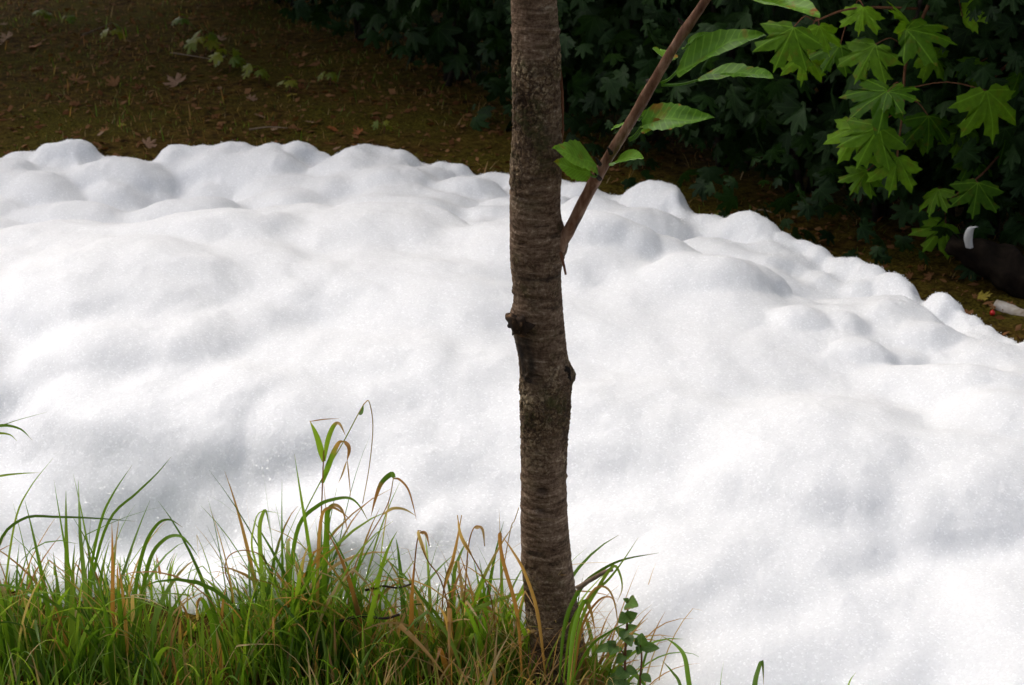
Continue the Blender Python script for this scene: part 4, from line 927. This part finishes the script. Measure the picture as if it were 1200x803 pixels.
# single stalks and blades that stand clear against the foam, one by one
def px_blade(parent, base, pts, y0, y1, wpx, dry, tint=None, name="blade", flat=True, n=None):
    """a leaf that runs through these points; y0..y1 its distance from foot to tip, wpx its width"""
    m = len(pts); P = [np.array(at_y(u, v, y0 + (y1 - y0) * i / (m - 1))) - np.array(base) for i, (u, v) in enumerate(pts)]
    n = n or max(9, m * 4); Q = catmull(P, n); T = np.gradient(Q, axis=0); T /= np.linalg.norm(T, axis=1)[:, None] + 1e-9
    w = wpx * KPX * 2.55 * .5; V = []; C = []; t0 = rl.random() if tint is None else tint; tw = rl.uniform(-.5, .5)
    for i in range(n):
        t = i / (n - 1); view = np.array([.25, -1, .45]); sd = np.cross(T[i], view); sd /= np.linalg.norm(sd) + 1e-9; nr = np.cross(sd, T[i])
        sdr = sd * math.cos(tw) + nr * math.sin(tw); ww = w * min(1, .45 + 2.4 * t) * max(.05, 1 - t ** 2.6)
        for s in (-1, 0, 1): V.append(Q[i] + sdr * s * ww + nr * abs(s) * ww * .3); C.append((t0, t, dry, 1))
    F = [(i * 3 + j, i * 3 + j + 1, i * 3 + j + 4, i * 3 + j + 3) for i in range(n - 1) for j in (0, 1)]
    return ob(name, mk(name, V, F, M["blade"], True, C), parent)
def px_stem(parent, base, pts, y0, y1, wpx, dry=1.2, name="stem", tint=.4):
    m = len(pts); P = [np.array(at_y(u, v, y0 + (y1 - y0) * i / (m - 1))) - np.array(base) for i, (u, v) in enumerate(pts)]
    n = max(10, m * 5); Q = catmull(P, n); V, F, U = tube(Q, np.linspace(1, .6, n) * wpx * KPX * 2.55 * .5, 5, True)
    C = np.zeros((len(V), 4)); C[:, 0] = tint; C[:, 1] = U[:, 1]; C[:, 2] = dry; C[:, 3] = 1
    return ob(name, mk(name, V, F, M["blade"], True, C), parent)
def stalk(u, lab, y, stems, blades, group=None, foot_v=None):
    b = at_y(u, foot_v or 790, y); b.z = gz(b.x, b.y)
    o = tag(empty("grass_stalk", b), lab, "grass stalk", group or "tall single grass stalks")
    for pts, w_, dry in stems: px_stem(o, b, pts, y, y - .03, w_, dry)
    for pts, w_, dry in blades: px_blade(o, b, pts, y - .005, y - .03 - rl.uniform(0, .04), w_, dry)
    return o
Y0 = 2.52
stalk(372, "tallest upright grass stalk with two short broad leaves near its top", Y0, [([(368, 790), (372, 690), (375, 639), (379, 540), (380, 528)], 2.4, .75)],
      [([(379, 541), (372, 514), (363, 493)], 8.5, .25), ([(380, 540), (384, 516), (391, 499), (398, 497), (405, 511)], 6.5, .5), ([(363, 494), (380, 491.5), (398, 490.5)], 1.6, 1.3)])
stalk(352, "tall slanting grass stalk whose dry top bends over and hangs down", Y0 + .01, [([(334, 790), (340, 680), (350, 619), (377, 562), (403, 517), (420, 485), (428, 472), (433, 472), (437, 500), (433, 545), (425, 590)], 1.9, .6)],
      [([(421, 486), (424, 482), (426, 473)], 4.5, .2), ([(378, 566), (386, 542), (396, 520), (404, 517)], 8.5, .55), ([(404, 517), (409, 526), (406.5, 541)], 7.0, 1.0), ([(407, 540), (409, 560), (411.5, 588)], 1.8, 1.2), ([(406, 541), (401, 556), (396.5, 566)], 2.4, 1.2)])
stalk(362, "single straight green blade left of the tallest stalks", Y0 - .01, [], [([(370, 790), (368, 690), (360, 627), (353, 584), (345, 532)], 6.5, .1)])
stalk(350, "blade arching right beneath the tall stalks", Y0 - .02, [], [([(336, 790), (340, 680), (350, 617), (372, 593), (392, 585), (410, 584), (422, 594), (433, 614)], 5.5, .2)])
stalk(420, "dry stalk with a drooping green and tan leaf right of the tall stalks", Y0, [([(398, 790), (412, 680), (427, 640), (449, 602), (457, 583), (461, 560)], 2.0, 1.0)],
      [([(462, 560), (458, 556), (447, 566), (440, 584), (434.5, 606)], 7.5, .55), ([(449, 603), (460, 596), (474, 597), (488, 605)], 4.5, 1.2), ([(461, 561), (468, 562), (478, 573), (484, 592), (488, 610)], 3.0, 1.1)])
stalk(382, "broad upright leaf in the middle clump, ending in a downward curl", Y0 - .02, [], [([(378, 790), (380, 680), (383, 620), (384, 600), (392, 592), (402, 600), (408, 628)], 8, .45)])
stalk(400, "tan tipped leaf bowing right in the middle clump", Y0 - .03, [], [([(374, 790), (372, 680), (376, 610), (386, 595), (400, 600), (413, 612)], 5, .9)])
stalk(308, "leaf folded over twice at the left end of the middle clump", Y0, [], [([(312, 790), (308, 690), (304, 625), (308, 602), (312, 600), (317, 625)], 6, .1), ([(312, 700), (300, 660), (295, 640), (297, 620), (305, 600), (330, 602)], 3, .1)])
stalk(265, "thin orange stem arching over the gap in the grass", Y0, [([(275, 790), (272, 700), (264, 670), (268, 652), (285, 645), (305, 650), (312, 662)], 2.0, 1.3)], [])
stalk(250, "orange tipped bent leaf standing in the gap", Y0 - .03, [], [([(252, 800), (250, 740), (242, 712), (236, 702), (232, 706), (231, 722)], 7, .45), ([(258, 800), (260, 720), (265, 686)], 4.5, 1.0)])
stalk(120, "slim green blade leaning right above the left clump", Y0 + .02, [], [([(98, 790), (105, 680), (118, 612), (133, 578), (155, 545)], 4.5, .1)])
stalk(130, "longest thin blade leaning right over the shaded foam", Y0 + .03, [], [([(95, 790), (108, 680), (128, 610), (160, 578), (183, 556), (201, 535)], 4.0, .1)])
stalk(170, "arching blade with a hooked tip at the right of the left clump", Y0, [], [([(155, 790), (158, 700), (168, 645), (183, 616), (198, 609), (214, 618)], 5.5, .15)])
stalk(182, "lower arching blade drooping towards the gap", Y0 - .02, [], [([(160, 790), (165, 710), (176, 655), (193, 632), (210, 628), (222, 638), (234, 655)], 6, .15)])
stalk(35, "nearly level dark blade lying across the left clump", Y0, [], [([(-20, 780), (-5, 650), (25, 609), (70, 606), (120, 608), (158, 611)], 4.0, .15)])
stalk(18, "dark thin blade rising right at the far left", Y0 + .02, [], [([(-2, 790), (6, 690), (18, 610), (35, 572), (62, 537)], 3.0, .1)])
stalk(77, "thin blade leaning left above the left clump", Y0 + .01, [], [([(95, 790), (88, 700), (77, 645), (70, 605), (63, 562)], 3.2, .1)])
stalk(132, "broken orange stub of a stem in the left clump", Y0 - .03, [], [([(133, 790), (132, 720), (132, 660), (131, 612)], 6.5, 1.4)])
stalk(140, "pale tan broken stem right of the orange stub", Y0 - .05, [], [([(150, 800), (148, 740), (143, 690), (138, 655)], 5, 1.4)])
stalk(-6, "level blade entering from the left edge over the foam", Y0 + .02, [], [([(-90, 760), (-70, 620), (-40, 568), (0, 558), (25, 555), (47, 554)], 4.0, .15)])
stalk(-30, "drooping tuft of blades entering at the left edge above the rest", Y0 + .1, [], [([(-80, 740), (-75, 600), (-40, 520), (-5, 500), (22, 502), (38, 516)], 6, .15), ([(-84, 740), (-78, 600), (-45, 530), (-10, 510), (10, 509), (20, 517)], 5, .15), ([(-82, 740), (-70, 600), (-30, 515), (10, 496), (55, 483)], 2, .1)], foot_v=760)
stalk(600, "orange bent blade touching the left side of the trunk", Y0 - .15, [], [([(640, 800), (630, 720), (615, 672), (600, 645), (588, 628)], 4.5, 1.2), ([(612, 800), (606, 720), (590, 660), (585, 630), (587, 626), (588, 648)], 5, 1.2)])
stalk(600, "thin orange grass stem crossing beside the trunk above the tuft", Y0 - .1, [([(560, 790), (585, 690), (598, 622), (603, 610), (608, 595)], 1.6, 1.3)], [])
for k, (u, lab, P) in enumerate([(480, "dry looped stem left of centre in the tan grass", [(478, 790), (484, 690), (488, 640), (493, 624), (499, 626), (503, 640)]), (528, "dry stem with a pointed tip high in the tan grass", [(515, 790), (520, 690), (532, 650), (541, 604)]),
                                 (548, "dry curled stem between the tan grass and the trunk", [(535, 790), (545, 690), (549, 640), (556, 618), (565, 620), (568, 640)]), (505, "orange zigzag stem in the tan grass", [(540, 790), (520, 690), (500, 655), (490, 625), (493, 622)]),
                                 (560, "slender tan stem leaning left before the trunk", [(585, 790), (575, 700), (552, 650), (540, 628), (536, 604)])]):
    stalk(u, lab, Y0 - .02 - .01 * k, [(P, 2.2, 1.3)], [([P[-3], P[-2], P[-1]], 5, 1.2)])
stalk(690, "long green blade arching right from the trunk foot over the foam", Y0 - .22, [], [([(655, 800), (662, 730), (680, 690), (700, 671), (730, 656), (772, 648)], 6, .1), ([(660, 800), (670, 730), (690, 700), (712, 680), (728, 660), (748, 630)], 4, .1)])
stalk(705, "blade hooking down to the right of the trunk foot", Y0 - .24, [], [([(670, 800), (680, 730), (700, 690), (718, 664), (726, 672), (729, 690), (722, 708)], 4.5, .3), ([(668, 800), (676, 730), (695, 692), (712, 690), (722, 715), (726, 765)], 3.5, 1.1), ([(672, 800), (682, 735), (700, 705), (715, 700), (724, 712)], 3, 1.2)])
stalk(700, "two broad drooping blades right of the trunk foot", Y0 - .26, [], [([(665, 805), (672, 740), (684, 705), (692, 716), (698, 742)], 7, .4), ([(668, 805), (690, 760), (715, 740), (745, 725)], 3.5, .2)])
for u, lab, P, w_ in [(808, "curved single blade rising from the foam at the bottom", [(815, 850), (807, 800), (802, 770), (792, 756), (775, 745)], 6), (785, "short blade leaning left at the bottom right of the weed", [(808, 850), (797, 803), (788, 788), (776, 774)], 4),
                      (885, "folded blade sticking out of the foam at the bottom edge", [(880, 850), (884, 803), (888, 785), (893, 775), (895, 803)], 7), (846, "hair thin blade at the bottom edge between two wider ones", [(842, 850), (844, 803), (848, 775)], 2),
                      (1000, "last lone blade at the bottom edge far right", [(985, 850), (994, 803), (1003, 788)], 3)]:
    stalk(u, lab, 2.2, [], [(P, w_, .15)], "lone blades in front of the foam")
for k, (u, lab) in enumerate([(560, "fine straw tuft left of the trunk, thinnest of the dry grass"), (632, "fine straw tuft crossing the front of the trunk foot"), (690, "fine straw tuft leaning out over the foam right of the trunk foot")]):
    p = at_z(u, 812, 0.0); p.z = gz(p.x, p.y) - .01; o = tag(empty("straw_tuft", p), lab, "dry grass", "fine straw tufts around the trunk foot")
    for j in range(26):
        V, F, C = blade(rl.uniform(.14, .27), rl.uniform(.0018, .0036), rl.uniform(0, 6.283), rl.uniform(.05, .6), rl.uniform(.4, 2.0), kink=rl.choice([0, 0, rl.uniform(.5, 1.6)]), n=10, dry=rl.choice([.7, 1.3, 1.3]), twist=rl.uniform(-1.5, 1.5))
        ob("blade", mk("blade", V + np.array([rl.gauss(0, .05), rl.gauss(-.05, .03), 0]), F, M["blade"], True, C), o)
# dark twig lying in the grass and the broken stick right of the trunk
for lab, pts, y, r_, mt in [("thin dark twig lying level in the grass left of the trunk", [(398, 728), (425, 722), (450, 725), (468, 720)], 2.44, .0026, "dark_bark"), ("short dark twig caught in the grass above the level one", [(428, 692), (448, 687), (465, 689), (484, 684)], 2.46, .0022, "dark_bark"),
                            ("broken pale stick with a dark end leaning right of the trunk", [(676, 690), (692, 680), (708, 671), (718, 667)], 2.27, .0042, "stick")]:
    P = [at_y(u, v, y) for u, v in pts]; b = P[0]
    V, F, U = tube(catmull([np.array(p - b) for p in P], 12), np.linspace(r_, r_ * .7, 12), 7, True, .4); o = ob("twig", mk("twig", V, F, M[mt], True, None, U)); o.location = b; tag(o, lab, "twig")
# leafy weed right of the trunk
wy = 2.32; b = at_y(738, 830, wy); b.z = min(b.z, gz(b.x, b.y))
weed = tag(empty("weed", b), "small leafy weed with rounded leaves right of the trunk foot", "weed")
def weed_stem(pts, r0, r1): 
    V, F, U = tube(catmull([np.array(at_y(u, v, wy)) - np.array(b) for u, v in pts], 16), np.linspace(r0, r1, 16), 6, True, .15); ob("stem", mk("stem", V, F, M["twig"], True, None, U), weed)
weed_stem([(732, 900), (732, 800), (733, 760), (735, 730), (736, 705)], .0028, .0014); weed_stem([(745, 900), (750, 800), (752, 770), (750, 755)], .0022, .0014)
WL = [((736, 706), (745, 709), .5, .4), ((736, 706), (731, 701), .5, .3), ((736, 722), (726, 728), .4, .1), ((735, 726), (745, 719), .4, .1), ((734, 738), (729, 750), .5, .1), ((735, 738), (746, 733), .4, .1), ((733, 745), (740, 756), .5, .1), ((733, 745), (722, 736), .4, .1),
      ((733, 768), (722, 776), .45, .1), ((733, 768), (741, 762), .4, .1), ((733, 785), (722, 795), .5, .1), ((733, 785), (748, 788), .5, .1), ((750, 757), (744, 750), .5, .1), ((751, 757), (773, 760), .36, .9), ((750, 757), (753, 744), .5, .1), ((750, 758), (747, 767), .5, .2),
      ((722, 757), (712, 752), .4, .1), ((722, 757), (716, 766), .45, .1), ((721, 756), (698, 764), .3, .1), ((733, 795), (710, 806), .5, .1), ((733, 797), (728, 812), .5, .1), ((752, 790), (764, 800), .4, .3)]
weed_stem([(733, 770), (728, 762), (721, 757)], .0014, .001)
for k, (s0, t0, wid, dry) in enumerate(WL):
    s_, t_ = at_y(*s0, wy), at_y(*t0, wy - rl.uniform(.0, .03)); L_ = (t_ - s_).length * .98
    ob("leaf", cherry_mesh(M["weed"], .15, .2, wid * .8, 200 + k, dry), weed, Matrix.Translation(-b) @ frame(s_, t_ - s_, (rl.gauss(0, .3), -.65, .7), L_))
